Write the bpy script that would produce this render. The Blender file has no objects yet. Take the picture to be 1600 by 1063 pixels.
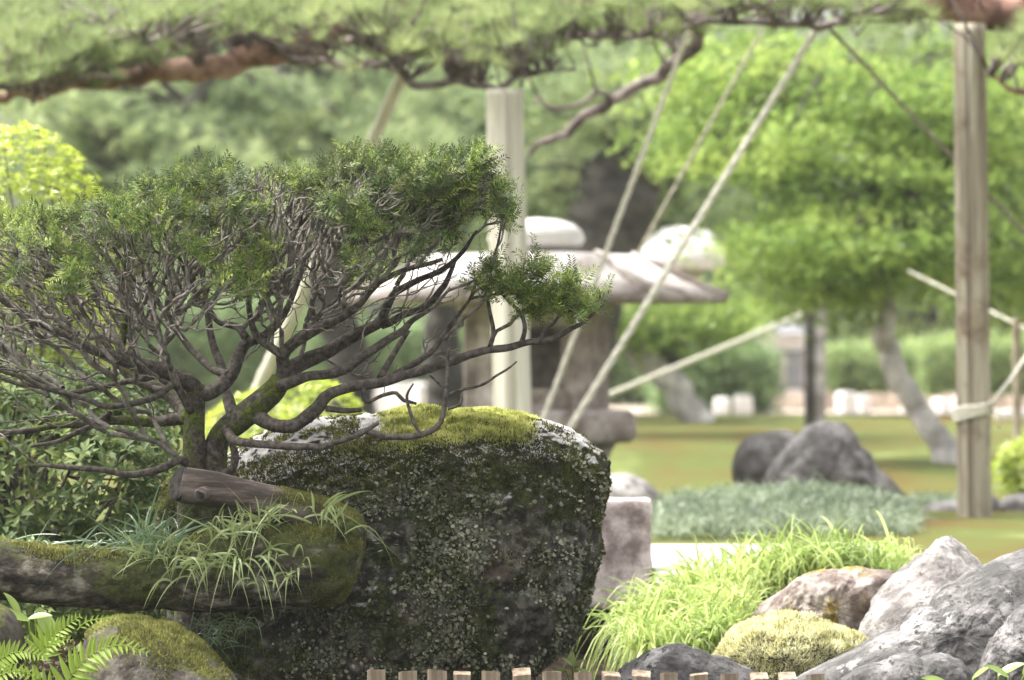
import bpy, math, random
import numpy as np

random.seed(7)
rng = np.random.default_rng(7)
scene = bpy.context.scene
COL = scene.collection

# ------------------------------------------------------------------ camera, sky, sun, exposure
F = 150.0 / 36.0 * 1600.0            # focal length in photo pixels
EYE = 0.90                           # eye height above the garden datum (the viewer stands on a lower bank)
cam_data = bpy.data.cameras.new("camera")
cam = bpy.data.objects.new("camera", cam_data)
COL.objects.link(cam)
cam.location = (0, 0, EYE)
cam.rotation_euler = (math.radians(90), 0, 0)
cam_data.lens = 150.0
cam_data.sensor_width = 36.0
cam_data.clip_start = 0.1
cam_data.clip_end = 2000
cam_data.dof.use_dof = True
cam_data.dof.focus_distance = 10.9
cam_data.dof.aperture_fstop = 4.3
scene.camera = cam

SUN_EL, SUN_AZ = 60.0, -80.0         # elevation; azimuth measured from the view direction (+Y), negative = left
world = bpy.data.worlds.new("World")
scene.world = world
world.use_nodes = True
wn = world.node_tree
bg = wn.nodes["Background"]
sky = wn.nodes.new("ShaderNodeTexSky")
sky.sky_type = 'NISHITA'
sky.sun_disc = False
sky.sun_elevation = math.radians(SUN_EL)
sky.sun_rotation = math.radians(SUN_AZ)
sky.dust_density = 6.0
sky.air_density = 1.0
sky.ozone_density = 1.0
hs = wn.nodes.new("ShaderNodeHueSaturation")
hs.inputs["Saturation"].default_value = 0.06
wn.links.new(sky.outputs[0], hs.inputs["Color"])
wn.links.new(hs.outputs[0], bg.inputs["Color"])
bg.inputs["Strength"].default_value = 0.15

sun_data = bpy.data.lights.new("sun", 'SUN')
sun_data.energy = 1.9
sun_data.angle = math.radians(22)
sun_data.color = (1.0, 0.96, 0.88)
sun = bpy.data.objects.new("sun", sun_data)
COL.objects.link(sun)
sun.rotation_euler = (math.radians(-(90 - SUN_EL)), 0, 0)
# sun direction: from azimuth SUN_AZ (towards +Y, rotated) shining down onto the scene
_az, _el = math.radians(SUN_AZ), math.radians(SUN_EL)
from mathutils import Vector
_sd = Vector((math.sin(_az) * math.cos(_el), math.cos(_az) * math.cos(_el), math.sin(_el)))
sun.rotation_euler = _sd.to_track_quat('Z', 'Y').to_euler()
sun.location = (0, 20, 30)

scene.view_settings.view_transform = 'Standard'
scene.view_settings.look = 'None'
scene.view_settings.exposure = 1.85
scene.view_settings.gamma = 1.0
scene.render.engine = 'CYCLES'
scene.cycles.use_denoising = True
scene.cycles.max_bounces = 7
scene.cycles.transparent_max_bounces = 6
scene.cycles.volume_bounces = 0
scene.cycles.use_adaptive_sampling = False
scene.cycles.sample_clamp_indirect = 8

# ------------------------------------------------------------------ helpers
def P(px, py, D):
    """a point of the photograph at distance D (metres) from the viewer"""
    return np.array([(px - 800.0) * D / F, D, EYE - (py - 531.5) * D / F])

def PX(D):
    return D / F                     # metres per photo pixel at distance D

_perm = rng.random((64, 64, 64)).astype(np.float32)
def vnoise(p, seed=0):
    p = np.asarray(p, dtype=np.float64) + seed * 17.31
    i = np.floor(p).astype(int); f = p - i
    f = f * f * (3 - 2 * f)
    i0 = i & 63; i1 = (i + 1) & 63
    x0, y0, z0 = i0[..., 0], i0[..., 1], i0[..., 2]
    x1, y1, z1 = i1[..., 0], i1[..., 1], i1[..., 2]
    fx, fy, fz = f[..., 0], f[..., 1], f[..., 2]
    c = _perm
    a = c[x0, y0, z0] * (1 - fx) + c[x1, y0, z0] * fx
    b = c[x0, y1, z0] * (1 - fx) + c[x1, y1, z0] * fx
    d = c[x0, y0, z1] * (1 - fx) + c[x1, y0, z1] * fx
    e = c[x0, y1, z1] * (1 - fx) + c[x1, y1, z1] * fx
    return (a * (1 - fy) + b * fy) * (1 - fz) + (d * (1 - fy) + e * fy) * fz
def fbm(p, octaves=4, seed=0, gain=0.5):
    p = np.asarray(p, dtype=np.float64)
    s = 0; a = 1.0; t = 0
    for o in range(octaves):
        s = s + a * (vnoise(p * (2.03 ** o), seed + o * 3) - 0.5); t += a; a *= gain
    return s / t * 2

BASE = {}                            # world location of the Empty or mesh that carries parts
def setprops(o, label=None, cat=None, group=None, kind=None):
    if label: o["label"] = label
    if cat: o["category"] = cat
    if group: o["group"] = group
    if kind: o["kind"] = kind
    return o

def thing(name, loc, label, cat, group=None):
    o = bpy.data.objects.new(name, None)
    o.empty_display_size = 0.1
    COL.objects.link(o)
    o.location = tuple(loc)
    BASE[o] = np.array(loc, dtype=float)
    return setprops(o, label, cat, group)

def mesh_data(name, V, Fc, smooth=False, tint=None):
    V = np.asarray(V, dtype=np.float32)
    me = bpy.data.meshes.new(name)
    if isinstance(Fc, np.ndarray):
        Fc = [Fc]
    elif len(Fc) and not isinstance(Fc[0], np.ndarray):
        groups = {}
        for f in Fc: groups.setdefault(len(f), []).append(f)
        Fc = [np.array(g) for g in groups.values()]
    Fc = [f for f in Fc if len(f)]
    nl = sum(f.size for f in Fc); nf = sum(len(f) for f in Fc)
    me.vertices.add(len(V)); me.vertices.foreach_set("co", V.ravel())
    me.loops.add(nl); me.polygons.add(nf)
    me.loops.foreach_set("vertex_index", np.concatenate([f.ravel() for f in Fc]).astype(np.int32))
    starts = []; s = 0
    for f in Fc:
        k = f.shape[1]
        starts.append(s + np.arange(len(f)) * k); s += f.size
    me.polygons.foreach_set("loop_start", np.concatenate(starts).astype(np.int32))
    if smooth:
        me.polygons.foreach_set("use_smooth", np.ones(nf, dtype=bool))
    if tint is not None:
        at = me.attributes.new("tint", 'FLOAT', 'POINT')
        at.data.foreach_set("value", np.asarray(tint, dtype=np.float32))
    me.update(calc_edges=True)
    return me

def add(name, V, Fc, mat, parent=None, origin=None, smooth=False, tint=None, **kw):
    """V in world coordinates -> one mesh object, local to its parent's base or to its own origin"""
    V = np.asarray(V, dtype=float)
    if parent is not None:
        org = BASE[parent]
    elif origin is not None:
        org = np.asarray(origin, dtype=float)
    else:
        org = np.array([V[:, 0].mean(), V[:, 1].mean(), V[:, 2].min()])
    me = mesh_data(name, V - org, Fc, smooth, tint)
    me.materials.append(mat)
    o = bpy.data.objects.new(name, me)
    COL.objects.link(o)
    if parent is not None:
        o.parent = parent; BASE[o] = org
    else:
        o.location = tuple(org); BASE[o] = org
    return setprops(o, **kw)

def place(name, me, M, loc, parent):
    """an object sharing mesh data, M a 3x3 (with scale), loc in world"""
    from mathutils import Matrix
    o = bpy.data.objects.new(name, me)
    COL.objects.link(o)
    o.parent = parent
    m = Matrix([list(M[i]) + [float(loc[i] - BASE[parent][i])] for i in range(3)] + [[0, 0, 0, 1]])
    o.matrix_local = m
    BASE[o] = np.array(loc, dtype=float)
    return o

def nrm(v):
    v = np.asarray(v, dtype=float)
    return v / np.maximum(np.linalg.norm(v, axis=-1, keepdims=True), 1e-9)

def frames(fwd, up):
    x = nrm(fwd); y = nrm(np.cross(np.broadcast_to(up, x.shape), x)); z = np.cross(x, y)
    return np.stack([x, y, z], axis=-1)

def scatter(tv, tf, loc, M, scale):
    """instances of a template as one vertex/face array"""
    tv = np.asarray(tv, float); tf = np.asarray(tf, int)
    n = len(loc)
    sc = np.asarray(scale, float)
    if sc.ndim == 1: sc = sc[:, None, None]
    else: sc = sc[:, None, :]
    V = (tv[None] * sc) @ np.transpose(M, (0, 2, 1)) + np.asarray(loc)[:, None, :]
    Fa = tf[None] + (np.arange(n) * len(tv))[:, None, None]
    return V.reshape(-1, 3), Fa.reshape(-1, tf.shape[1])

class Batch:
    def __init__(s): s.v = []; s.f = {}; s.n = 0; s.t = []
    def put(s, V, Fa, tint=None):
        V = np.asarray(V, float); s.v.append(V)
        if isinstance(Fa, np.ndarray): Fa = [Fa]
        for f in Fa:
            s.f.setdefault(f.shape[1], []).append(f + s.n)
        s.n += len(V)
        s.t.append(np.full(len(V), 0.5) if tint is None else np.broadcast_to(tint, (len(V),)))
        return s
    def obj(s, name, mat, parent=None, smooth=False, **kw):
        return add(name, np.concatenate(s.v), [np.concatenate(g) for g in s.f.values()], mat, parent,
                   smooth=smooth, tint=np.concatenate(s.t), **kw)

def tube(path, radii, sides=8, rough=0.0, seed=0, cap=True, flat=1.0):
    """swept tube with parallel-transported rings; returns V, [quads, tris]"""
    p = np.asarray(path, float); n = len(p)
    r = np.broadcast_to(np.asarray(radii, float), (n,))
    t = np.gradient(p, axis=0); t = nrm(t)
    a = np.cross(t[0], [0, 0, 1.0]);
    if np.linalg.norm(a) < 0.1: a = np.cross(t[0], [1.0, 0, 0])
    a = nrm(a)
    A = np.empty((n, 3)); A[0] = a
    for i in range(1, n):
        a = a - t[i] * np.dot(a, t[i]); a = a / max(np.linalg.norm(a), 1e-9); A[i] = a
    B = np.cross(t, A)
    th = np.arange(sides) * 2 * math.pi / sides
    ring = np.cos(th)[None, :, None] * A[:, None] + np.sin(th)[None, :, None] * B[:, None]
    rr = r[:, None, None]
    V = p[:, None] + ring * rr
    if rough > 0:
        k = 0.6 / max(float(r.max()), 1e-4)
        V = V + ring * rr * (fbm(V * k, 4, seed)[..., None] * rough)
    V = V.reshape(-1, 3)
    i = np.arange(n - 1)[:, None] * sides; j = np.arange(sides)[None]; j2 = (j + 1) % sides
    Q = np.stack([i + j, i + j2, i + sides + j2, i + sides + j], -1).reshape(-1, 4)
    if not cap: return V, [Q]
    V = np.concatenate([V, p[:1], p[-1:]])
    c0, c1 = n * sides, n * sides + 1
    k = np.arange(sides); k2 = (k + 1) % sides
    T = np.concatenate([np.stack([k2, k, np.full(sides, c0)], -1),
                        np.stack([(n - 1) * sides + k, (n - 1) * sides + k2, np.full(sides, c1)], -1)])
    return V, [Q, T]

def spline(pts, step):
    """Catmull-Rom through rows of any width, resampled about every `step` (first three columns)"""
    p = np.asarray(pts, float)
    q = np.concatenate([2 * p[:1] - p[1:2], p, 2 * p[-1:] - p[-2:-1]])
    out = []
    for i in range(1, len(q) - 2):
        k = max(1, int(np.linalg.norm(q[i + 1, :3] - q[i, :3]) / step))
        for u in np.arange(k) / k:
            out.append(0.5 * (2 * q[i] + (q[i + 1] - q[i - 1]) * u + (2 * q[i - 1] - 5 * q[i] + 4 * q[i + 1] - q[i + 2]) * u * u
                              + (3 * q[i] - q[i - 1] - 3 * q[i + 1] + q[i + 2]) * u ** 3))
    out.append(p[-1])
    return np.array(out)

def limb(pts, D, step_px=8, wob=0.0, seed=0):
    """rows (px, py, depth offset, radius px) -> path, radii in metres"""
    pts = [tuple(q) if len(q) == 4 else (q[0], q[1], 0, q[2]) for q in pts]
    s = spline([(a, b, c / PX(D), r) for a, b, c, r in pts], step_px)
    dd = D + s[:, 2] * PX(D)
    path = np.stack([(s[:, 0] - 800) * dd / F, dd, EYE - (s[:, 1] - 531.5) * dd / F], -1)
    if wob:
        w = np.stack([fbm(path * 9, 2, seed + k) for k in range(3)], -1)
        path = path + w * wob
    return path, np.maximum(s[:, 3], 0.5) * PX(D)

# ------------------------------------------------------------------ materials
def new_mat(name):
    m = bpy.data.materials.new(name); m.use_nodes = True
    nt = m.node_tree; nt.nodes.clear()
    out = nt.nodes.new("ShaderNodeOutputMaterial")
    return m, nt, out

def ramp(nt, stops, fac):
    r = nt.nodes.new("ShaderNodeValToRGB")
    e = r.color_ramp.elements
    while len(e) < len(stops): e.new(0.5)
    for k, (pos, c) in enumerate(stops):
        e[k].position = pos; e[k].color = (*c, 1)
    nt.links.new(fac, r.inputs[0]); return r.outputs[0]

def noise(nt, scale, detail=6, rough=0.6, stretch=None, dist=0.0, off=(0, 0, 0)):
    tc = nt.nodes.new("ShaderNodeTexCoord"); mp = nt.nodes.new("ShaderNodeMapping")
    nt.links.new(tc.outputs["Object"], mp.inputs[0])
    if stretch: mp.inputs["Scale"].default_value = stretch
    mp.inputs["Location"].default_value = off
    n = nt.nodes.new("ShaderNodeTexNoise")
    n.inputs["Scale"].default_value = scale; n.inputs["Detail"].default_value = detail
    n.inputs["Roughness"].default_value = rough; n.inputs["Distortion"].default_value = dist
    nt.links.new(mp.outputs[0], n.inputs[0])
    return n.outputs["Fac"]

def mixc(nt, fac, a, b):
    m = nt.nodes.new("ShaderNodeMix"); m.data_type = 'RGBA'
    nt.links.new(fac, m.inputs[0])
    for s, idx in ((a, 6), (b, 7)):
        if isinstance(s, tuple): m.inputs[idx].default_value = (*s, 1)
        else: nt.links.new(s, m.inputs[idx])
    return m.outputs[2]

def sharpen(nt, fac, lo, hi):
    m = nt.nodes.new("ShaderNodeMapRange"); m.inputs[1].default_value = lo; m.inputs[2].default_value = hi
    m.clamp = True
    nt.links.new(fac, m.inputs[0]); return m.outputs[0]

def surface(name, stops, scale, detail=7, rough=0.75, bump=0.4, bscale=None, stretch=None, patches=(), dist=0.0, spec=0.3, bdist=0.01):
    """layered noise surface; patches = (colour stops, scale, lo, hi, up) over the base; up: only where it faces up"""
    m, nt, out = new_mat(name)
    b = nt.nodes.new("ShaderNodeBsdfPrincipled"); nt.links.new(b.outputs[0], out.inputs[0])
    tight = lambda st: [(0.5 + (q - 0.5) * 0.42, col) for q, col in st]
    c = ramp(nt, tight(stops), noise(nt, scale, detail, 0.65, stretch, dist))
    for k, (st, sc, lo, hi, up) in enumerate(patches):
        f = noise(nt, sc, 6, 0.65, None, 0.4, (3.1 * k + 1, 7, 2))
        if up is not None:
            g = nt.nodes.new("ShaderNodeNewGeometry"); sx = nt.nodes.new("ShaderNodeSeparateXYZ")
            nt.links.new(g.outputs["Normal"], sx.inputs[0])
            ad = nt.nodes.new("ShaderNodeMath"); ad.operation = 'MULTIPLY_ADD'
            nt.links.new(sx.outputs[2], ad.inputs[0]); ad.inputs[1].default_value = up; nt.links.new(f, ad.inputs[2])
            f2 = sharpen(nt, ad.outputs[0], lo, hi)
        else:
            f2 = sharpen(nt, f, lo, hi)
        c = mixc(nt, f2, c, ramp(nt, tight(st), noise(nt, sc * 9, 4, 0.7)))
    nt.links.new(c, b.inputs["Base Color"])
    b.inputs["Roughness"].default_value = rough
    b.inputs["Specular IOR Level"].default_value = spec
    if bump:
        bp = nt.nodes.new("ShaderNodeBump"); bp.inputs["Strength"].default_value = bump
        bp.inputs["Distance"].default_value = bdist
        nt.links.new(noise(nt, bscale or scale * 3, 8, 0.7, stretch), bp.inputs["Height"])
        nt.links.new(bp.outputs[0], b.inputs["Normal"])
    return m

def leaf(name, stops, transl=0.35, rough=0.45, spec=0.4, mixw=0.5):
    """leaf colour varies leaf by leaf (island) and tuft by tuft (tint)"""
    m, nt, out = new_mat(name)
    g = nt.nodes.new("ShaderNodeNewGeometry")
    a = nt.nodes.new("ShaderNodeAttribute"); a.attribute_name = "tint"
    mx = nt.nodes.new("ShaderNodeMix"); mx.data_type = 'FLOAT'; mx.inputs[0].default_value = mixw
    nt.links.new(g.outputs["Random Per Island"], mx.inputs[2]); nt.links.new(a.outputs["Fac"], mx.inputs[3])
    c = ramp(nt, stops, mx.outputs[0])
    b = nt.nodes.new("ShaderNodeBsdfPrincipled")
    nt.links.new(c, b.inputs["Base Color"]); b.inputs["Roughness"].default_value = rough
    b.inputs["Specular IOR Level"].default_value = spec
    t = nt.nodes.new("ShaderNodeBsdfTranslucent")
    hs = nt.nodes.new("ShaderNodeHueSaturation"); hs.inputs["Saturation"].default_value = 0.92
    hs.inputs["Value"].default_value = 1.4
    nt.links.new(c, hs.inputs["Color"]); nt.links.new(hs.outputs[0], t.inputs[0])
    s = nt.nodes.new("ShaderNodeMixShader"); s.inputs[0].default_value = transl
    nt.links.new(b.outputs[0], s.inputs[1]); nt.links.new(t.outputs[0], s.inputs[2])
    nt.links.new(s.outputs[0], out.inputs[0])
    return m

MOSS_BRIGHT = [(0.25, (0.10, 0.12, 0.015)), (0.55, (0.24, 0.25, 0.04)), (0.8, (0.36, 0.36, 0.08))]
MOSS_DARK = [(0.25, (0.012, 0.016, 0.004)), (0.6, (0.035, 0.045, 0.010)), (0.85, (0.08, 0.09, 0.02))]
LICHEN = [(0.3, (0.10, 0.105, 0.08)), (0.7, (0.26, 0.265, 0.21))]
M = {}
M['ground'] = surface("moss_lawn", [(0.12, (0.085, 0.056, 0.018)), (0.38, (0.09, 0.082, 0.022)), (0.6, (0.08, 0.098, 0.025)), (0.82, (0.15, 0.165, 0.055))], 0.9, 6, 0.95, 0.6, 60, (1, 0.35, 1), spec=0.1)
M['soil'] = surface("dark_soil", [(0.3, (0.010, 0.008, 0.006)), (0.7, (0.035, 0.025, 0.018))], 12, 7, 0.95, 0.8, 40, spec=0.03)
M['gravel'] = surface("pale_gravel", [(0.3, (0.26, 0.21, 0.165)), (0.7, (0.40, 0.335, 0.27))], 5, 8, 0.9, 0.3, 50)
M['rock_hero'] = surface("mossy_dark_rock", [(0.25, (0.016, 0.015, 0.011)), (0.5, (0.045, 0.042, 0.032)), (0.72, (0.12, 0.115, 0.09))], 30, 9, 0.85, 0.9, 90,
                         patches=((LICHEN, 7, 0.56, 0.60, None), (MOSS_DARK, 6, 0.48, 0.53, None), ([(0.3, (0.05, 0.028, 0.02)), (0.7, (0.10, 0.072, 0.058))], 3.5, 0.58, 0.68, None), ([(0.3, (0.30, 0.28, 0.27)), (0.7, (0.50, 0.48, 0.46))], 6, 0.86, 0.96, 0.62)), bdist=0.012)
M['rock_grey'] = surface("grey_stone", [(0.3, (0.06, 0.056, 0.054)), (0.55, (0.13, 0.122, 0.118)), (0.75, (0.24, 0.225, 0.22))], 9, 9, 0.8, 0.8, 55, bdist=0.012,
                         patches=(([(0.3, (0.36, 0.34, 0.33)), (0.7, (0.5, 0.48, 0.46))], 6, 0.585, 0.66, None), ([(0.3, (0.03, 0.028, 0.026)), (0.7, (0.10, 0.095, 0.09))], 42, 0.53, 0.60, None)))
M['rock_pale'] = surface("pale_stone", [(0.3, (0.14, 0.125, 0.118)), (0.5, (0.26, 0.24, 0.225)), (0.75, (0.42, 0.395, 0.375))], 7, 9, 0.8, 0.9, 50, bdist=0.014, patches=(([(0.3, (0.10, 0.085, 0.08)), (0.7, (0.2, 0.18, 0.17))], 34, 0.55, 0.62, None),))
M['rock_brown'] = surface("brown_lichened_stone", [(0.3, (0.14, 0.105, 0.09)), (0.55, (0.29, 0.24, 0.21)), (0.75, (0.46, 0.42, 0.38))], 10, 9, 0.8, 0.8, 50, bdist=0.012,
                          patches=(([(0.3, (0.13, 0.085, 0.012)), (0.7, (0.26, 0.20, 0.03))], 5, 0.49, 0.56, None),))
M['rock_far'] = surface("wet_grey_boulder", [(0.25, (0.05, 0.043, 0.04)), (0.5, (0.10, 0.09, 0.086)), (0.75, (0.22, 0.205, 0.20))], 7, 8, 0.7, 0.6, 20)
M['rock_low_moss'] = surface("moss_capped_stone", [(0.3, (0.04, 0.033, 0.025)), (0.7, (0.15, 0.13, 0.11))], 14, 9, 0.85, 0.9, 60,
                             patches=(([(0.3, (0.05, 0.055, 0.012)), (0.7, (0.14, 0.15, 0.03))], 9, 0.72, 0.92, 0.5),))
M['block'] = surface("weathered_pink_granite", [(0.3, (0.17, 0.13, 0.125)), (0.5, (0.30, 0.245, 0.235)), (0.75, (0.5, 0.43, 0.42))], 9, 8, 0.85, 0.6, 45,
                     patches=(([(0.3, (0.42, 0.39, 0.38)), (0.7, (0.6, 0.56, 0.55))], 5, 0.54, 0.60, None),))
M['slab'] = surface("pale_wet_granite_slab", [(0.3, (0.50, 0.49, 0.48)), (0.7, (0.72, 0.71, 0.70))], 6, 8, 0.25, 0.2, 40, spec=0.6)
M['lantern'] = surface("lantern_granite", [(0.25, (0.20, 0.165, 0.14)), (0.5, (0.34, 0.29, 0.26)), (0.8, (0.50, 0.45, 0.42))], 7, 8, 0.75, 0.4, 40,
                       patches=(([(0.3, (0.5, 0.47, 0.45)), (0.7, (0.66, 0.63, 0.61))], 3, 0.92, 1.04, 0.55),))  # upward faces painted paler, the bright top light put into the colour
M['lantern_white'] = surface("white_granite", [(0.2, (0.54, 0.52, 0.50)), (0.8, (0.66, 0.64, 0.62))], 5, 7, 0.7, 0.3, 30)
M['post'] = surface("weathered_timber", [(0.3, (0.19, 0.155, 0.11)), (0.5, (0.30, 0.26, 0.195)), (0.72, (0.42, 0.38, 0.30))], 14, 6, 0.7, 0.4, 30, (1, 1, 0.06),
                    patches=(([(0.3, (0.16, 0.12, 0.085)), (0.7, (0.24, 0.19, 0.13))], 2.2, 0.52, 0.62, None),))
M['post_pale'] = surface("pale_peeled_timber", [(0.3, (0.40, 0.375, 0.30)), (0.5, (0.52, 0.49, 0.41)), (0.72, (0.62, 0.59, 0.51))], 12, 6, 0.65, 0.3, 30, (1, 1, 0.05))
M['stake'] = surface("cut_stake_wood", [(0.3, (0.17, 0.125, 0.085)), (0.55, (0.29, 0.225, 0.16)), (0.75, (0.40, 0.33, 0.25))], 30, 6, 0.8, 0.4, 60, (1, 1, 0.1))
M['stake_far'] = surface("pale_fence_board", [(0.3, (0.42, 0.34, 0.27)), (0.7, (0.58, 0.49, 0.41))], 6, 5, 0.8, 0.2, 20)
M['bamboo'] = surface("weathered_bamboo", [(0.3, (0.48, 0.46, 0.36)), (0.7, (0.62, 0.60, 0.50))], 8, 5, 0.45, 0.1, 20, (1, 1, 0.1))
M['rope'] = surface("pale_straw_rope", [(0.3, (0.52, 0.49, 0.40)), (0.7, (0.70, 0.67, 0.57))], 60, 4, 0.85, 0.5, 150)
M['rope_dark'] = surface("grey_twisted_cord", [(0.3, (0.16, 0.14, 0.10)), (0.7, (0.30, 0.27, 0.20))], 60, 4, 0.85, 0.5, 150)
M['bark_yew'] = surface("yew_bark", [(0.3, (0.045, 0.036, 0.029)), (0.5, (0.08, 0.066, 0.054)), (0.75, (0.125, 0.105, 0.09))], 70, 8, 0.8, 0.9, 130, None, bdist=0.005)
M['bark_yew_mossy'] = surface("mossy_yew_bark", [(0.3, (0.04, 0.032, 0.026)), (0.5, (0.075, 0.062, 0.05)), (0.75, (0.14, 0.12, 0.10))], 70, 8, 0.85, 0.9, 130, None, bdist=0.007,
                              patches=(([(0.3, (0.04, 0.055, 0.008)), (0.7, (0.12, 0.15, 0.02))], 9, 0.45, 0.58, None),))
M['twig'] = surface("grey_yew_twigs", [(0.3, (0.07, 0.058, 0.046)), (0.5, (0.14, 0.12, 0.10)), (0.75, (0.25, 0.225, 0.195))], 25, 5, 0.75, 0, 1)
M['log'] = surface("old_log_bark", [(0.3, (0.022, 0.018, 0.013)), (0.52, (0.08, 0.066, 0.05)), (0.75, (0.27, 0.245, 0.20))], 22, 9, 0.85, 1.0, 60, (0.6, 1, 1), bdist=0.016,
                   patches=(([(0.3, (0.028, 0.034, 0.008)), (0.7, (0.075, 0.085, 0.018))], 6, 0.46, 0.56, 0.08),))
M['cutwood'] = surface("grey_barkless_wood", [(0.3, (0.04, 0.029, 0.023)), (0.5, (0.09, 0.068, 0.056)), (0.75, (0.18, 0.147, 0.126))], 26, 8, 0.7, 0.9, 60, (0.16, 1, 1), bdist=0.008)
M['cutface'] = surface("dark_end_grain", [(0.3, (0.012, 0.010, 0.009)), (0.7, (0.05, 0.044, 0.04))], 40, 5, 0.9, 0.6, 90)
M['bark_pine'] = surface("red_pine_bark", [(0.3, (0.09, 0.045, 0.032)), (0.55, (0.20, 0.105, 0.077)), (0.78, (0.32, 0.20, 0.16))], 6, 6, 0.85, 0.6, 30)
M['bark_grey'] = surface("grey_purple_bark", [(0.3, (0.20, 0.175, 0.17)), (0.55, (0.38, 0.345, 0.34)), (0.78, (0.52, 0.48, 0.475))], 6, 6, 0.85, 0.4, 30)
M['bark_pale'] = surface("pale_lilac_bark", [(0.3, (0.34, 0.31, 0.305)), (0.55, (0.52, 0.48, 0.475)), (0.78, (0.64, 0.60, 0.595))], 6, 6, 0.85, 0.4, 30)
M['bark_pine_old'] = surface("purple_brown_pine_bark", [(0.3, (0.075, 0.055, 0.05)), (0.55, (0.16, 0.125, 0.12)), (0.78, (0.27, 0.225, 0.215))], 9, 6, 0.85, 0.5, 30)
M['bark_dark'] = surface("dark_wet_bark", [(0.3, (0.03, 0.026, 0.022)), (0.7, (0.08, 0.07, 0.06))], 6, 6, 0.85, 0.6, 30)
M['yew'] = leaf("yew_needles", [(0.0, (0.018, 0.03, 0.012)), (0.35, (0.05, 0.075, 0.028)), (0.7, (0.12, 0.155, 0.05)), (0.93, (0.27, 0.29, 0.095)), (1.0, (0.33, 0.20, 0.08))], 0.16, 0.55, 0.25, 0.6)
M['yew_new'] = leaf("young_yew_needles", [(0.0, (0.03, 0.06, 0.014)), (0.5, (0.12, 0.185, 0.033)), (1.0, (0.42, 0.46, 0.10))], 0.3, 0.55, 0.25, 0.5)
M['moss_tuft'] = leaf("bright_moss", [(0.0, (0.08, 0.10, 0.02)), (0.35, (0.26, 0.28, 0.06)), (0.65, (0.50, 0.51, 0.15)), (1.0, (0.66, 0.65, 0.30))], 0.4, 0.8, 0.1, 0.65)
M['moss_pale'] = leaf("pale_cushion_moss", [(0.0, (0.22, 0.19, 0.07)), (0.45, (0.52, 0.50, 0.24)), (1.0, (0.74, 0.72, 0.48))], 0.3, 0.8, 0.1, 0.6)
M['moss_dark'] = leaf("dark_moss", [(0.0, (0.014, 0.016, 0.005)), (0.5, (0.05, 0.055, 0.012)), (1.0, (0.17, 0.175, 0.035))], 0.2, 0.8, 0.1, 0.5)
M['moss_low'] = leaf("olive_moss", [(0.0, (0.05, 0.045, 0.014)), (0.5, (0.14, 0.145, 0.038)), (1.0, (0.32, 0.32, 0.10))], 0.25, 0.8, 0.1, 0.5)
M['lichen'] = leaf("pale_lichen_flakes", [(0.0, (0.05, 0.052, 0.03)), (0.5, (0.14, 0.145, 0.09)), (1.0, (0.44, 0.44, 0.33))], 0.1, 0.8, 0.2, 0.5)
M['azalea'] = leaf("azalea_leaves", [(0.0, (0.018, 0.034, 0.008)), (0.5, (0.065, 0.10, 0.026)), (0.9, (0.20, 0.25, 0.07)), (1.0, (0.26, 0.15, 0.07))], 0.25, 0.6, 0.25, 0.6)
M['azalea_lit'] = leaf("lit_azalea_leaves", [(0.0, (0.14, 0.20, 0.01)), (0.5, (0.30, 0.38, 0.02)), (0.9, (0.46, 0.50, 0.05)), (1.0, (0.42, 0.22, 0.06))], 0.45, 0.3, 0.7, 0.4)  # brighter copy of the azalea leaf, the look of lit foliage put into the colour
M['stem'] = surface("shrub_stems", [(0.3, (0.03, 0.025, 0.02)), (0.7, (0.09, 0.075, 0.06))], 20, 4, 0.8, 0, 1)
M['pine'] = leaf("pine_needles", [(0.0, (0.09, 0.12, 0.045)), (0.45, (0.22, 0.28, 0.10)), (1.0, (0.43, 0.48, 0.21))], 0.4, 0.5, 0.3, 0.6)
M['pine_far'] = leaf("far_pine_needles", [(0.0, (0.05, 0.075, 0.035)), (0.45, (0.20, 0.27, 0.12)), (1.0, (0.48, 0.54, 0.26))], 0.35, 0.5, 0.3, 0.7)
M['maple'] = leaf("maple_leaves", [(0.0, (0.06, 0.11, 0.025)), (0.5, (0.20, 0.30, 0.055)), (1.0, (0.42, 0.50, 0.11))], 0.5, 0.45, 0.3, 0.6)
M['far_leaf'] = leaf("far_tree_leaves", [(0.0, (0.10, 0.15, 0.06)), (0.5, (0.26, 0.35, 0.13)), (1.0, (0.46, 0.53, 0.22))], 0.45, 0.5, 0.3, 0.7)  # paler than near foliage, with haze put into the leaf colour
M['hedge'] = leaf("clipped_hedge_leaves", [(0.0, (0.08, 0.13, 0.055)), (0.5, (0.17, 0.25, 0.10)), (1.0, (0.28, 0.36, 0.15))], 0.3, 0.5, 0.3, 0.5)
M['mondo'] = leaf("mondo_grass_blades", [(0.0, (0.06, 0.085, 0.05)), (0.5, (0.16, 0.205, 0.125)), (1.0, (0.34, 0.39, 0.26))], 0.3, 0.4, 0.5, 0.5)
M['sedge'] = leaf("fresh_sedge_blades", [(0.0, (0.11, 0.17, 0.035)), (0.45, (0.28, 0.37, 0.09)), (0.9, (0.50, 0.56, 0.20)), (1.0, (0.50, 0.44, 0.22))], 0.5, 0.35, 0.5, 0.5)
M['blade'] = leaf("strap_leaf_blades", [(0.0, (0.07, 0.10, 0.03)), (0.5, (0.19, 0.245, 0.08)), (0.9, (0.38, 0.42, 0.18)), (1.0, (0.36, 0.29, 0.14))], 0.3, 0.3, 0.6, 0.0)
M['blade_dark'] = leaf("dark_strap_blades", [(0.0, (0.05, 0.09, 0.045)), (0.6, (0.13, 0.20, 0.10)), (1.0, (0.28, 0.36, 0.24))], 0.25, 0.2, 0.8, 0.0)
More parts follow.
